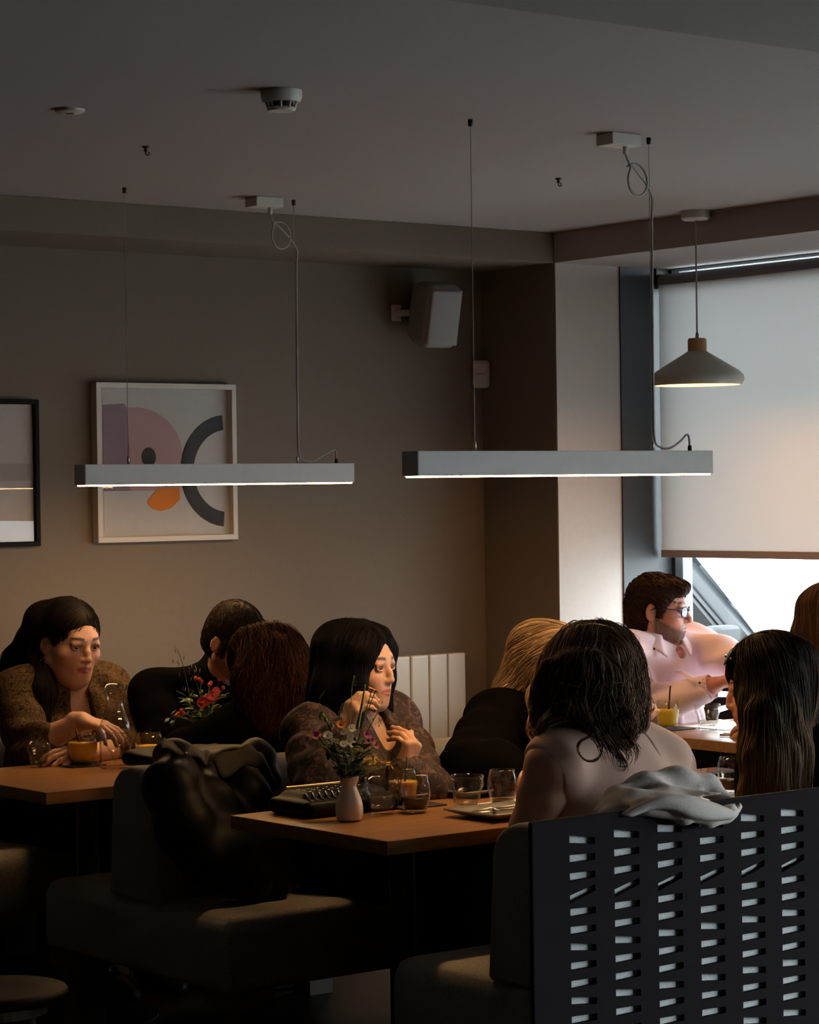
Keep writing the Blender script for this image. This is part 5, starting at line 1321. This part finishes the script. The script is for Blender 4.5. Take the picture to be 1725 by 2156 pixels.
for sx in (-1, 1): T.ell(hp(sx * .078, -.012, -.02), [.02, .024, .04], M, .008, True); T.cone(hp(sx * .074, .022, .02), hp(sx * .072, .022, -.03), .010, .007, .01)
T.cut(hp(0, 0, -.075), -M[:, 2] - M[:, 1] * .2); V, Fq, cc = shell(T, (.018, .011, .008)); st = comb(T, pick(V, 3000), lambda P, t: np.tile(M[:, 1] * .5 - M[:, 2] * .6, (len(P), 1)), 3, .006, .001, .0011, .25, tone=(.020, .012, .009), face=(c, M, .052), seed=4); hair(p2, [(V, Fq, cc), st])
T = SDF(*bounds(B, B.neck, (), .17), .007); B.torso(T, .020); T.chain([B.neck - Zu * .03, B.neck + Zu * .045 - B.f * .005], [.085, .066], .03); [B.arm_(T, s_, .020, b=.95) for s_ in 'LR']; T.cone(B.neck + Zu * .02 + B.f * .03, c, .055, .06, .01, True); T.cut((0, 0, .50), Dn); T.ripple(.003, wv(((16, 22, 30), 1), ((45, 20, 20), .5)), 2); T.build('sweater', M_blacksweater, p2)
T = SDF(B.neck - .16, B.neck + .18, .005); T.cone(B.neck + B.f * .005 - Zu * .02, B.neck + Zu * .050 + B.f * .028, .074, .064, 0); T.cone(B.neck - Zu * .1, B.neck + (c - B.neck) * .9, .066, .058, .004, True); T.cut(B.neck + Zu * .055 + B.f * .03, Zu + B.f * .5); T.build('shirt_collar', M_bluecol, p2)
trousers(B, p2, M_blackcloth)

# ---- red-haired person seen from behind
c = at(556, 1408, 7.9); M = face_frame((-.30, 1, -.22), roll=-.08); sc = 1.03
B = Body(hip=(4.60, 6.44, .57), chest=(4.57, 6.45, .83), neck=(4.525, 6.49, .965), sL=(4.34, 6.52, .855), sR=(4.72, 6.43, .90), eL=on(385, 1585, 1, 6.68), wL=(4.40, 6.84, .79), eR=(4.86, 6.62, .80), wR=(4.72, 6.84, .79), wd=1.02, arm=1.1)
B.legs_default(); p3 = person((4.60, 6.44, .46), 'red-haired person in black seen from behind, back to the middle banquette')
S, nl = make_skin(B, c, M, sc, .006, *bounds(B, c), hands=[Hd(B.wL, (.3, .9, 0), (0, 0, 1), -1), Hd(B.wR, (-.3, .9, 0), (0, 0, 1), 1)])
S.build('body', M_skin, p3, head_colour(c, M, sc, SK1, LIP1, (.08, .03, .015))); add_eyes(p3, c, M, sc, (.05, .05, .03)); hp = HP(c, M, sc)
T = SDF(c - [.3, .3, .36], c + [.3, .3, .2], .006); cap(T, c, M, sc, .018)
T.chain([hp(0, -.06, .02), hp(0, -.075, -.08), hp(.0, -.07, -.17)], [.085, .080, .055], .03)
for sx in (-1, 1): T.chain([hp(sx * .045, -.01, .05), hp(sx * .082, -.02, -.03), hp(sx * .088, -.035, -.11), hp(sx * .075, -.045, -.18)], [.06, .048, .044, .028], .03)
cutface(T, c, M, sc, (.062, .085, .11), .138, -.04); T.ripple(.006, wv(((50, 50, 8), 1), ((80, 30, 12), .6)), 4)
V, Fq, cc = shell(T, (.030, .013, .008)); L = (V - c) @ M
st = comb(T, pick(V, 2200, L[:, 2] > .0), flow(c, M, .5), 24, .012, .003, .0010, .20, .010, 14, tone=(.060, .022, .011), seed=5, var=.5); st2 = comb(T, pick(V, 1000, L[:, 2] < .02), flow(c, M, .5), 10, .011, .005, .0010, .35, .008, 9, tone=(.075, .028, .013), face=(c, M, .052), seed=6)
hair(p3, [(V, Fq, cc), st, st2])
T = SDF(*bounds(B, B.neck, (), .17), .007); B.torso(T, .022); T.chain([B.neck - Zu * .03, B.neck + Zu * .03], [.075, .06], .03); [B.arm_(T, s_, .024, b=.95) for s_ in 'LR']; T.cut((0, 0, .50), Dn); T.ripple(.003, wv(((16, 22, 30), 1)), 3); T.build('top', M_blackcloth, p3)
trousers(B, p3, M_blackcloth)

# ---- dark-haired person with straight black hair and lace blouse
c = at(755, 1404, 7.2); M = face_frame((.40, -.916, -.05)); sc = 1.04
wR = at(722, 1541, 6.93); wL = at(848, 1622, 6.95)
B = Body(hip=(4.33, 5.87, .57), chest=(4.32, 5.84, .84), neck=(4.29, 5.83, .965), sR=(4.125, 5.79, .925), sL=(4.475, 5.87, .93), eR=at(662, 1650, 6.90), wR=wR, eL=at(905, 1668, 7.02), wL=wL, bust=1.0, arm=1.05)
B.legs_default(); lo, hi = bounds(B, c); p4 = person((4.33, 5.87, .46), 'person with straight black hair and brown lace blouse behind the white vase')
S, nl = make_skin(B, c, M, sc, .0034, lo, hi, hands=[Hd(wR, .42 * CAMR + .9 * Zu - .1 * CAMF, -.75 * CAMR + .42 * Zu - .6 * CAMF, -1, curl=(.62, .72, .75, .70), sc=.98, thumb=(.35, .5)), Hd(wL, .34 * CAMR + .94 * Zu, .80 * CAMR - .15 * Zu - .62 * CAMF, 1, curl=((1.15, .30, .2), (1.2, .32, .2), (1.25, .45, .3), (1.3, .5, .4)), sc=1.0, thumb=(.35, .8))])
S.build('body', M_skin, p4, head_colour(c, M, sc, SK2, (.40, .085, .075), (.012, .008, .007), (.17, .085, .06), None, (.68, .30, .2)))
add_eyes(p4, c, M, sc, (.05, .03, .018), (.15, 1, -.08)); add_nails(p4, nl, mat('pale_nail', (.80, .62, .54), .15))
q = MB(); hc = wL + (.34 * CAMR + .94 * Zu) * .085; q.lathe([(.0105, -.0015), (.0120, 0), (.0105, .0015), (.0095, 0), (.0105, -.0015)], nl[7][0] * .0 + hc + .020 * CAMR * -.6, 16, CAMR); q.sphere(hc - .012 * CAMR - .011 * CAMF, .0040, 6); q.build('ring', M_steel, p4, True)
hp = HP(c, M, sc)
T = SDF(c - [.30, .30, .52], c + [.30, .30, .2], .0045); cap(T, c, M, sc, .013)
for sx in (-1, 1):
    T.chain([hp(sx * .030, .045, .085), hp(sx * .066, .040, .045), hp(sx * .078, .032, -.03), hp(sx * .082, .022, -.12), hp(sx * .078, .015, -.22), hp(sx * .070, .01, -.32)], [.030, .034, .034, .034, .034, .026], .025)
    T.chain([hp(sx * .050, -.04, .05), hp(sx * .080, -.04, -.06), hp(sx * .090, -.05, -.2), hp(sx * .085, -.055, -.34)], [.055, .050, .050, .038], .03)
T.chain([hp(0, -.07, .05), hp(0, -.085, -.08), hp(0, -.09, -.2), hp(0, -.085, -.34)], [.07, .065, .06, .045], .03)
cutface(T, c, M, sc, (.059, .085, .128), .142, -.024); T.chain([hp(0, .15, -.02), hp(0, .14, -.12), hp(0, .12, -.3)], [.055, .060, .062], .01) if False else None
T.cone(hp(0, .125, -.06), hp(0, .115, -.34), .060, .058, .012, True)
V, Fq, cc = shell(T, (.007, .006, .006), .15); L = (V - c) @ M
st = comb(T, pick(V, 2400, L[:, 2] > .03), flow(c, M, .15), 34, .0125, .0012, .0009, .03, tone=(.009, .008, .008), var=.25, face=(c, M, .052), seed=7)
hair(p4, [(V, Fq, cc), st])
T = SDF(*bounds(B, B.neck, (), .17), .0055); B.torso(T, .014); T.chain([B.neck - Zu * .03, B.neck + Zu * .02], [.066, .056], .03)
B.arm_(T, 'R', .020, b=.86, flare=.006); B.arm_(T, 'L', .020, b=.86, flare=.006)
T.cone(B.neck + Zu * .05 + B.f * .03, B.chest + B.f * .13 + Zu * .06, .055, .03, .012, True); T.cut((0, 0, .50), Dn); T.ripple(.005, wv(((40, 35, 12), 1), ((70, 20, 30), .5)), 6); T.build('blouse', M_lace, p4)
trousers(B, p4, M_blackcloth)

# ---- blonde person leaning over the table
c = at(1168, 1412, 7.5); M = face_frame((.672, -.741, -.30)); sc = 1.03
wLb = at(1311, 1540, 7.12)
B = Body(hip=(4.99, 5.86, .57), chest=(4.98, 5.79, .82), neck=(4.95, 5.73, .975), sR=(4.765, 5.73, .905), sL=(5.15, 5.65, .91), eR=on(985, 1622, 1, 5.56), wR=on(1088, 1640, 1, 5.38), eL=at(1330, 1625, 7.15), wL=wLb, wd=1.15, dp=1.1, arm=1.3, bust=1)
B.legs_default(); p5 = person((4.99, 5.86, .46), 'blonde person in a black top leaning over the middle table before the pier')
S, nl = make_skin(B, c, M, sc, .0048, *bounds(B, c), hands=[Hd(B.wR, (.8, -.6, 0), (0, 0, 1), 1), Hd(wLb, .45 * CAMR + .85 * Zu, -.45 * CAMR + .3 * Zu - .8 * CAMF, 1, curl=(.75, .85, .9, .95), thumb=(.4, .5), sc=.95)])
S.build('body', M_skin, p5, head_colour(c, M, sc, SK2, LIP2, (.2, .12, .06))); add_eyes(p5, c, M, sc, (.06, .08, .1)); add_nails(p5, nl[5:], M_nail); hp = HP(c, M, sc)
T = SDF(c - [.42, .36, .42], c + [.36, .36, .2], .006); cap(T, c, M, sc, .015)
T.chain([hp(.0, -.075, .05), at(1105, 1420, 7.52), at(1075, 1455, 7.50), at(1042, 1474, 7.47)], [.075, .060, .040, .016], .03)
T.chain([hp(.04, -.03, .06), hp(.085, .00, -.02), at(1140, 1470, 7.33), at(1136, 1530, 7.3), at(1138, 1565, 7.28)], [.05, .040, .030, .026, .014], .025)
cutface(T, c, M, sc, (.062, .085, .11), .140, -.035); T.ripple(.003, wv(((60, 50, 10), 1)), 8)
V, Fq, cc = shell(T, (.17, .11, .062)); L = (V - c) @ M
def fl5(P, t):
    L_ = (P - c) @ M; D = np.tile(Dn, (len(P), 1)); up = np.clip((L_[:, 2] + .0) / .05, 0, 1)[:, None]; bk = (L_[:, 1:2] < .01)
    return D * .75 - CAMR[None] * (.85 * bk + .1) - M[:, 1][None] * .6 * up
st = comb(T, pick(V, 2400, L[:, 2] > .01), fl5, 24, .012, .003, .0010, .10, .004, 8, tone=(.25, .165, .095), var=.5, face=(c, M, .052), seed=8); st2 = comb(T, pick(V, 400, L[:, 2] < .0), fl5, 10, .011, .004, .0012, .12, tone=(.28, .185, .105), var=.5, face=(c, M, .052), seed=9)
hair(p5, [(V, Fq, cc), st, st2])
T = SDF(*bounds(B, B.neck, (), .18), .007); B.torso(T, .020); T.chain([B.neck - Zu * .04, B.neck + Zu * .01], [.075, .06], .03); B.arm_(T, 'R', .034, b=.55, flare=.03); B.arm_(T, 'L', .034, b=.5, flare=.02); T.cut((0, 0, .50), Dn); T.ripple(.003, wv(((18, 22, 34), 1), ((40, 30, 20), .5)), 9); T.build('top', M_blackcloth, p5)
trousers(B, p5, M_jeans)

# ---- person in the sleeveless tan top, seen from behind
c = at(1243, 1440, 6.35); M = face_frame((.30, .95, -.35), roll=.02); sc = 1.05
B = Body(hip=(4.30, 4.705, .57), chest=(4.275, 4.70, .84), neck=(4.255, 4.71, .985), sL=(4.075, 4.69, .92), sR=(4.425, 4.65, .895), eL=at(1116, 1742, 6.22), wL=(4.26, 4.98, .66), eR=at(1440, 1710, 6.5), wR=(4.56, 5.05, .80), wd=1.16, dp=1.1, arm=1.25)
B.legs_default(fwd=.40); p6 = person((4.30, 4.705, .46), 'person in a sleeveless tan top with wavy dark hair, seen from behind')
S, nl = make_skin(B, c, M, sc, .005, *bounds(B, c), hands=[Hd(B.wL, (.3, .7, -.3), (-.3, .3, .9), 1), Hd(B.wR, (-.2, .9, -.1), (0, 0, 1), -1)])
S.build('body', M_skin, p6, head_colour(c, M, sc, (.47, .26, .185), LIP1, (.05, .03, .02))); add_eyes(p6, c, M, sc, (.05, .03, .02)); hp = HP(c, M, sc)
T = SDF(c - [.30, .30, .40], c + [.30, .30, .22], .0055); cap(T, c, M, sc, .010)
D6 = lambda px, py, d=6.28: at(px, py, d)
T.chain([hp(0, -.06, .03), D6(1243, 1448), D6(1256, 1500), D6(1276, 1550), D6(1282, 1585)], [.080, .074, .060, .040, .016], .06)
T.chain([hp(-.035, -.03, .045), D6(1200, 1435), D6(1188, 1480), D6(1170, 1512)], [.050, .042, .038, .016], .08)
T.chain([hp(.035, -.03, .045), D6(1278, 1432, 6.35), D6(1290, 1485, 6.33), D6(1292, 1530, 6.3)], [.050, .046, .044, .030], .08)
T.chain([D6(1302, 1440, 6.40), D6(1318, 1485, 6.42), D6(1316, 1510, 6.4)], [.020, .022, .012], .02)
cutface(T, c, M, sc, (.062, .085, .11), .145, -.04); T.ripple(.009, wv(((45, 40, 12), 1), ((70, 60, 30), .6)), 11)
V, Fq, cc = shell(T, (.075, .046, .030)); L = (V - c) @ M
st = comb(T, pick(V, 3000, L[:, 2] > -.07), flow(c, M, .3), 25, .0105, .003, .0010, .12, .012, 10, tone=(.12, .072, .046), var=.45, face=(c, M, .052), seed=12)
st2 = comb(T, pick(V, 1100, (L[:, 2] < .0)), flow(c, M, .3), 13, .011, .006, .0010, .28, .013, 9, tone=(.14, .085, .052), var=.5, face=(c, M, .052), seed=13)
st3 = comb(T, pick(V, 170, (V @ Zu < D6(1245, 1540)[2])), flow(c, M, .3, ext=.25 * CAMR), 9, .010, .006, .0011, .30, .022, 7, tone=(.11, .062, .036), var=.5, face=(c, M, .052), seed=14)
CU = []
def curl(pts, n, spread, seed):
    rs = np.random.RandomState(seed); base = np.array(catmull([D6(*q) for q in pts], 6))
    for i in range(n): o = rs.randn(3) * spread; w_ = rs.randn(3) * spread * .6; s = np.linspace(0, 1, len(base))[:, None]; CU.append(np.array(base + o * (1 - .5 * s) + w_ * s)[np.linspace(0, len(base) - 1, 24).astype(int)])
curl([(1262, 1540, 6.13), (1240, 1552, 6.11), (1222, 1562, 6.10), (1217, 1580, 6.10), (1232, 1600, 6.10), (1255, 1600, 6.11), (1268, 1580, 6.12), (1270, 1545, 6.14)], 10, .0022, 1)
curl([(1280, 1520, 6.16), (1285, 1560, 6.13), (1305, 1590, 6.12), (1318, 1615, 6.12), (1300, 1618, 6.12)], 14, .006, 2)
curl([(1300, 1520, 6.18), (1320, 1550, 6.15), (1340, 1575, 6.15), (1338, 1600, 6.15)], 12, .006, 3)
curl([(1310, 1500, 6.2), (1335, 1520, 6.2), (1365, 1550, 6.2), (1392, 1590, 6.22)], 3, .003, 4)
curl([(1160, 1500, 6.15), (1140, 1520, 6.12), (1130, 1540, 6.12), (1140, 1545, 6.12), (1165, 1525, 6.12), (1200, 1515, 6.14)], 14, .005, 5)
curl([(1225, 1480, 6.17), (1240, 1530, 6.12), (1262, 1565, 6.12), (1275, 1600, 6.12)], 16, .008, 7)
curl([(1270, 1500, 6.16), (1300, 1560, 6.13), (1325, 1590, 6.13), (1320, 1612, 6.13)], 14, .008, 8)
curl([(1300, 1480, 6.2), (1330, 1510, 6.18), (1322, 1550, 6.15), (1342, 1580, 6.15)], 16, .008, 9)
curl([(1250, 1500, 6.15), (1262, 1540, 6.12), (1290, 1580, 6.12), (1300, 1620, 6.12)], 14, .007, 6)
st4 = strands(np.stack(CU), .0011, None, '', None, (.09, .05, .03), .4, 3)
hair(p6, [(V, Fq, cc), st, st2, st3, st4])
T = SDF(*bounds(B, B.neck, (), .17), .005); B.torso(T, .016)
for s_ in (B.sL, B.sR): T.cone(B.neck + (s_ - B.neck) * .2, B.neck + (s_ - B.neck) * .92 + Zu * .0, .066, .084, .03)
T.chain([B.neck - Zu * .03, B.neck + Zu * .025], [.075, .064], .03)
for s_, sx in ((B.sL, -1), (B.sR, 1)): T.ell(s_ + B.x * sx * .075 - Zu * .08, [.075, .13, .150], B.M, .008, True)
T.cone(B.neck + Zu * .0, c, .058, .07, .008, True)
T.cut((0, 0, .50), Dn); T.ripple(.003, wv(((22, 20, 30), 1), ((50, 20, 14), .6)), 15); T.build('top', M_tan, p6)
trousers(B, p6, M_jeans)

# ---- bearded person in the pink shirt
c = at(1388, 1284, 9.1); M = face_frame((.56, -.827, -.06)); sc = 1.03
sR, sL = at(1312, 1385, 9.02), at(1462, 1362, 9.20)
eR, wR = at(1356, 1498, 9.06), at(1497, 1446, 8.92)
eL, wL = at(1585, 1408, 8.95), at(1650, 1440, 8.6)
nk = at(1378, 1362, 9.15); ch = at(1392, 1430, 9.2); hi_ = at(1400, 1590, 9.3)
B = Body(hip=hi_, chest=ch, neck=nk, sL=sL, sR=sR, eL=eL, wL=wL, eR=eR, wR=wR, wd=1.05, dp=1.05, arm=1.18)
B.f = N((.30, -.95, 0)) ; B.legs_default(); B.kL = B.kL + np.array([.05, -.0, .03]); B.kR = B.kR + np.array([0, 0, .03]); lo, hi2 = bounds(B, c)
p7 = person((hi_[0], hi_[1], .46), 'bearded person with glasses and pink shirt at the window table')
S, nl = make_skin(B, c, M, sc, .0036, lo, hi2, man=True, neckr=.060, hands=[Hd(wR, at(1560, 1420, 8.84) - wR, Zu * .9 - CAMF * .3, -1, curl=(.55, .65, .7, .75), sc=1.18), Hd(wL, at(1700, 1460, 8.45) - wL, Zu, 1)])
S.build('body', M_skin, p7, head_colour(c, M, sc, (.56, .25, .19), (.42, .15, .13), (.05, .025, .015), None, (.085, .045, .03)))
add_eyes(p7, c, M, sc, (.05, .06, .05)); hp = HP(c, M, sc)
T = SDF(c - .22, c + .22, .0045); cap(T, c, M, sc, .011); T.ell(hp(0, .055, .088), [.056, .045, .026], M, .03)
T.cone(hp(-.03, .085, .080), hp(.03, .085, .078), .016, .016, .02)
cutface(T, c, M, sc, (.070, .075, .105), .142, -.032)
for sx in (-1, 1): T.ell(hp(sx * .080, -.012, -.012), [.022, .024, .042], M, .006, True); T.cone(hp(sx * .073, .025, .035), hp(sx * .071, .022, -.020), .011, .006, .012)
T.cut(hp(0, -.03, -.085), -M[:, 2] + M[:, 1] * .25)
V, Fq, cc = shell(T, (.028, .014, .009)); st = comb(T, pick(V, 1500), lambda P, t: np.tile(M[:, 1] * .75 - M[:, 2] * .55 + M[:, 0] * .15, (len(P), 1)), 3, .007, .002, .0014, .18, tone=(.040, .020, .012), var=.5, face=(c, M, .052), seed=17); hair(p7, [(V, Fq, cc), st])
sgp = lambda v: math.copysign(abs(v) ** .6, v)
g = MB()
for sx in (-1, 1):
    g.tube([hp(sx * .0345 + .0255 * sgp(math.cos(a)), .1035 - .010 * max(0, sx * (sx * .0345 + .0255 * sgp(math.cos(a))) - .02) / .04, .0165 * sgp(math.sin(a)) - .001) for a in np.linspace(0, 6.283, 33)], .0027, 6)
    g.tube([hp(sx * .058, .096, .008), hp(sx * .076, .060, .009), hp(sx * .080, .0, .009), hp(sx * .079, -.018, -.004)], [.0030, .0026, .0022, .002], 6)
g.tube([hp(-.011, .108, .004), hp(0, .111, .007), hp(.011, .108, .004)], .0017, 6)
go = g.build('glasses', mat('blue_black_frame', (.02, .028, .09), .2), p7, True)
g = MB()
for sx in (-1, 1): g.add([hp(sx * .0345, .1045, .0)] + [hp(sx * .0345 + .0235 * math.cos(a), .1035 - .010 * max(0, sx * (sx * .0345 + .0235 * math.cos(a)) - .02) / .04, .0175 * math.sin(a)) for a in np.linspace(0, 6.283, 24, endpoint=False)], [(0, i + 1, (i + 1) % 24 + 1) for i in range(24)])
g.build('lens', glass('spectacle_lens', (.70, .70, .90), 3.0), go, True)
T = SDF(*bounds(B, B.neck, (), .18), .0055); B.f = np.cross(B.u, B.x)
B.torso(T, .015); B.arm_(T, 'R', .016, b=.88, flare=.002); B.arm_(T, 'L', .016, b=.95, flare=.01)
T.chain([nk - Zu * .05, nk + Zu * .01], [.085, .068], .03)
fr_ = N(.45 * CAMR - .9 * CAMF)
T.cone(nk + Zu * .05 + fr_ * .03, ch + fr_ * .13 + Zu * .10, .058, .012, .010, True)
T.cone(nk + Zu * .030, nk + Zu * .22, .080, .10, .008, True)
T.cut((0, 0, .58), Dn); T.ripple(.005, wv(((40, 30, 16), 1), ((22, 22, 60), .8), ((70, 60, 20), .4)), 18); T.build('shirt', M_pink, p7); TS = T
# collar, cuff, buttons
m_ = MB(); side_ = N(np.cross(fr_, Zu))
def cfn(u, v):
    a = (u - .5) * 2 * 2.72; e_ = abs(u - .5) * 2            # 0 at the nape, +-2.72 rad at the front opening
    pt = max(0, (e_ - .70) / .30)
    rad = .078 + .030 * v + .012 * pt * v; z_ = .098 - .036 * e_ ** 2 - v * (.052 + .036 * pt ** 1.5) + .010 * math.sin(math.pi * v) * (1 - v)
    ctr = nk + fr_ * (.010 + .020 * (1 - v) * 0)
    return ctr + rad * (-fr_ * math.cos(a) * 1.0 + side_ * math.sin(a)) + Zu * z_ + fr_ * .035 * e_ ** 2 * (.4 + v)
m_.grid(cfn, 41, 7); o = m_.build('collar', M_pink, p7, True); solidify(o, .005, 1)
dd_ = N(wR - eR); T = SDF(wR - .13, wR + .13, .004); T.cone(wR - dd_ * .055, wR + dd_ * .004, .047, .045, 0); T.cone(wR - dd_ * .09, wR + dd_ * .05, .040, .041, .003, True); T.cut(wR + dd_ * .006, dd_); T.cut(wR - dd_ * .060, -dd_); T.build('cuff', M_pink, p7)
def surf(P, d, n=90, st=.004):
    P = np.array(P, float)
    for k in range(n):
        if TS.sample(P[None])[0] < .0: return P - d * .002
        P = P + d * st
    return P
fc_ = N(.35 * CAMR - .93 * CAMF); pl = []
for k in range(9):
    t_ = k / 8; pl.append(surf(nk + fc_ * .30 + (hi_ - nk) * (.20 + .62 * t_) + CAMR * .012, -fc_))
m_ = MB(); V = []
for q in pl:
    for a in (-.016, -.008, .008, .016): V.append(q + side_ * a + fc_ * (.009 if abs(a) < .01 else .002))
m_.add(V, [(i * 4 + k, i * 4 + k + 1, i * 4 + k + 5, i * 4 + k + 4) for i in range(8) for k in range(3)]); m_.build('placket', M_pink, p7, True)
for k in (1, 3, 5, 7):
    b = MB(); b.sphere(pl[k] + fc_ * .010, .0045, 5); b.build('button', M_navy, p7, True)
b = MB(); b.sphere(at(1378, 1366, 8.98), .0045, 5); b.build('button', M_navy, p7, True)
B.f = N((.30, -.95, 0)); trousers(B, p7, M_navy)

# ---- person with very long brown hair, sunglasses pushed up
c = at(1615, 1446, 6.7); M = face_frame((-.70, .71, -.20), roll=.0); sc = 1.04
B = Body(hip=(4.94, 4.70, .57), chest=(4.92, 4.70, .83), neck=(4.895, 4.705, .965), sL=(4.87, 4.70, .87), sR=(5.07, 4.60, .88), eL=(4.92, 4.78, .66), wL=(4.95, 5.00, .64), eR=(5.14, 4.80, .68), wR=(5.02, 5.02, .64), wd=.9)
B.legs_default(); lo, hi = bounds(B, c); p8 = person((4.94, 4.70, .46), 'person with very long brown hair and sunglasses pushed up on the head')
S, nl = make_skin(B, c, M, sc, .0042, lo, hi, hands=[Hd(B.wL, (-.4, .9, 0), Zu, 1), Hd(B.wR, (-.4, .9, 0), Zu, -1)])
S.build('body', M_skin, p8, head_colour(c, M, sc, (.56, .29, .20), LIP2, (.03, .018, .012), (.12, .06, .04))); add_eyes(p8, c, M, sc, (.05, .03, .02)); hp = HP(c, M, sc)
T = SDF(c - [.34, .34, .56], c + [.34, .34, .2], .0055); cap(T, c, M, sc, .015)
D8 = lambda px, py, d=6.68: at(px, py, d)
T.chain([hp(0, -.07, .03), D8(1652, 1450, 6.72), D8(1680, 1540, 6.74), D8(1690, 1640, 6.74), D8(1692, 1740, 6.74)], [.075, .070, .068, .066, .06], .04)
T.chain([hp(-.04, .01, .07), hp(-.072, .030, .0), D8(1600, 1500, 6.58), D8(1605, 1580, 6.57), D8(1608, 1680, 6.56), D8(1610, 1740, 6.56)], [.040, .030, .034, .046, .052, .05], .05)
T.chain([hp(-.035, -.03, .05), D8(1636, 1480, 6.62), D8(1650, 1580, 6.60), D8(1655, 1700, 6.60)], [.06, .056, .058, .06], .06)
T.chain([hp(.05, -.03, .05), D8(1690, 1500, 6.86), D8(1700, 1640, 6.86)], [.06, .055, .055], .04)
cutface(T, c, M, sc, (.064, .085, .12), .146, -.04); T.ripple(.004, wv(((70, 60, 4), 1), ((120, 90, 6), .6)), 19)
V, Fq, cc = shell(T, (.020, .013, .010)); L = (V - c) @ M; f_ = np.clip((-L[:, 2:] - .05) / .25, 0, 1); cc = cc * (1 - f_) + f_ * np.array([.075, .047, .027])
st = comb(T, pick(V, 3000, L[:, 2] > .02), flow(c, M, .3), 34, .0125, .002, .0010, .05, .004, 5, tone=(.026, .017, .012), var=.35, face=(c, M, .052), seed=20, twotone=(.13, .085, .048))
st2 = comb(T, pick(V, 1600, L[:, 2] < -.08), flow(c, M, .3), 20, .012, .003, .0010, .06, .003, 5, tone=(.11, .07, .04), var=.5, face=(c, M, .052), seed=21)
hair(p8, [(V, Fq, cc), st, st2])
g = MB(); M_sg = mat('sunglass_black', (.012, .010, .012), .12)
def sg(x, z, y=0): return hp(x, .070 + y, .082 + z)
for sx in (-1, 1):
    Fm = frame(N(M[:, 1] * .75 + M[:, 2] * .65), M[:, 0]); cc_ = hp(sx * .034, .080, .095); V_ = []
    g.sphere(cc_, (.031, .025, .004), 8, Fm); g.tube([hp(sx * .062, .070, .090), hp(sx * .088, .02, .055), hp(sx * .092, -.03, .03)], .0028, 6)
g.tube([hp(-.012, .086, .098), hp(.012, .086, .098)], .003, 6); g.build('sunglasses', M_sg, p8, True)
q = MB(); q.sphere(hp(-.062, .073, .093), .0036, 5); q.build('sunglasses_hinge', M_gold, p8, True)
T = SDF(*bounds(B, B.neck, (), .17), .008); B.torso(T, .014); [B.arm_(T, s_, .016, b=.9) for s_ in 'LR']; T.chain([B.neck - Zu * .03, B.neck + Zu * .02], [.07, .06], .03); T.cut((0, 0, .50), Dn); T.build('top', M_blackcloth, p8)
trousers(B, p8, M_jeans)

# ---- person cut off by the right edge, beyond the long-haired one
c = at(1742, 1312, 8.3); M = face_frame((.35, .93, -.05)); sc = 1.04
B = Body(hip=(6.24, 5.55, .58), chest=(6.22, 5.58, .88), neck=(6.20, 5.64, 1.02), sL=(6.01, 5.66, .97), sR=(6.41, 5.58, .97), eL=(6.00, 5.80, .80), wL=(6.12, 5.98, .79), eR=(6.46, 5.76, .80), wR=(6.36, 5.98, .79), wd=1.05)
B.legs_default(); p9 = person((6.24, 5.55, .46), 'person with sleek brown hair cut off by the right edge before the window')
S, nl = make_skin(B, c, M, sc, .006, *bounds(B, c), hands=[Hd(B.wL, (.3, .9, 0), Zu, -1), Hd(B.wR, (-.3, .9, 0), Zu, 1)])
S.build('body', M_skin, p9, head_colour(c, M, sc, SK1, LIP1, (.06, .04, .03))); add_eyes(p9, c, M, sc, (.05, .03, .02)); hp = HP(c, M, sc)
T = SDF(c - .3, c + .3, .006); cap(T, c, M, sc, .012); T.chain([hp(0, -.05, .0), hp(0, -.06, -.08), hp(0, -.055, -.12)], [.075, .065, .05], .03)
for sx in (-1, 1): T.chain([hp(sx * .05, .0, .05), hp(sx * .080, .0, -.03), hp(sx * .075, -.02, -.11)], [.05, .038, .028], .03)
cutface(T, c, M, sc, (.062, .085, .11), .142, -.035); V, Fq, cc = shell(T, (.10, .052, .032)); L = (V - c) @ M
st = comb(T, pick(V, 1500, L[:, 2] > -.02), flow(c, M, .3), 16, .012, .0012, .0009, .05, tone=(.13, .068, .042), var=.4, face=(c, M, .052), seed=22); hair(p9, [(V, Fq, cc), st])
T = SDF(*bounds(B, B.neck, (), .17), .008); B.torso(T, .014); [B.arm_(T, s_, .016, b=.9) for s_ in 'LR']; T.chain([B.neck - Zu * .03, B.neck + Zu * .03], [.07, .06], .03); T.cut((0, 0, .50), Dn); T.build('top', M_navy, p9)
trousers(B, p9, M_navy)
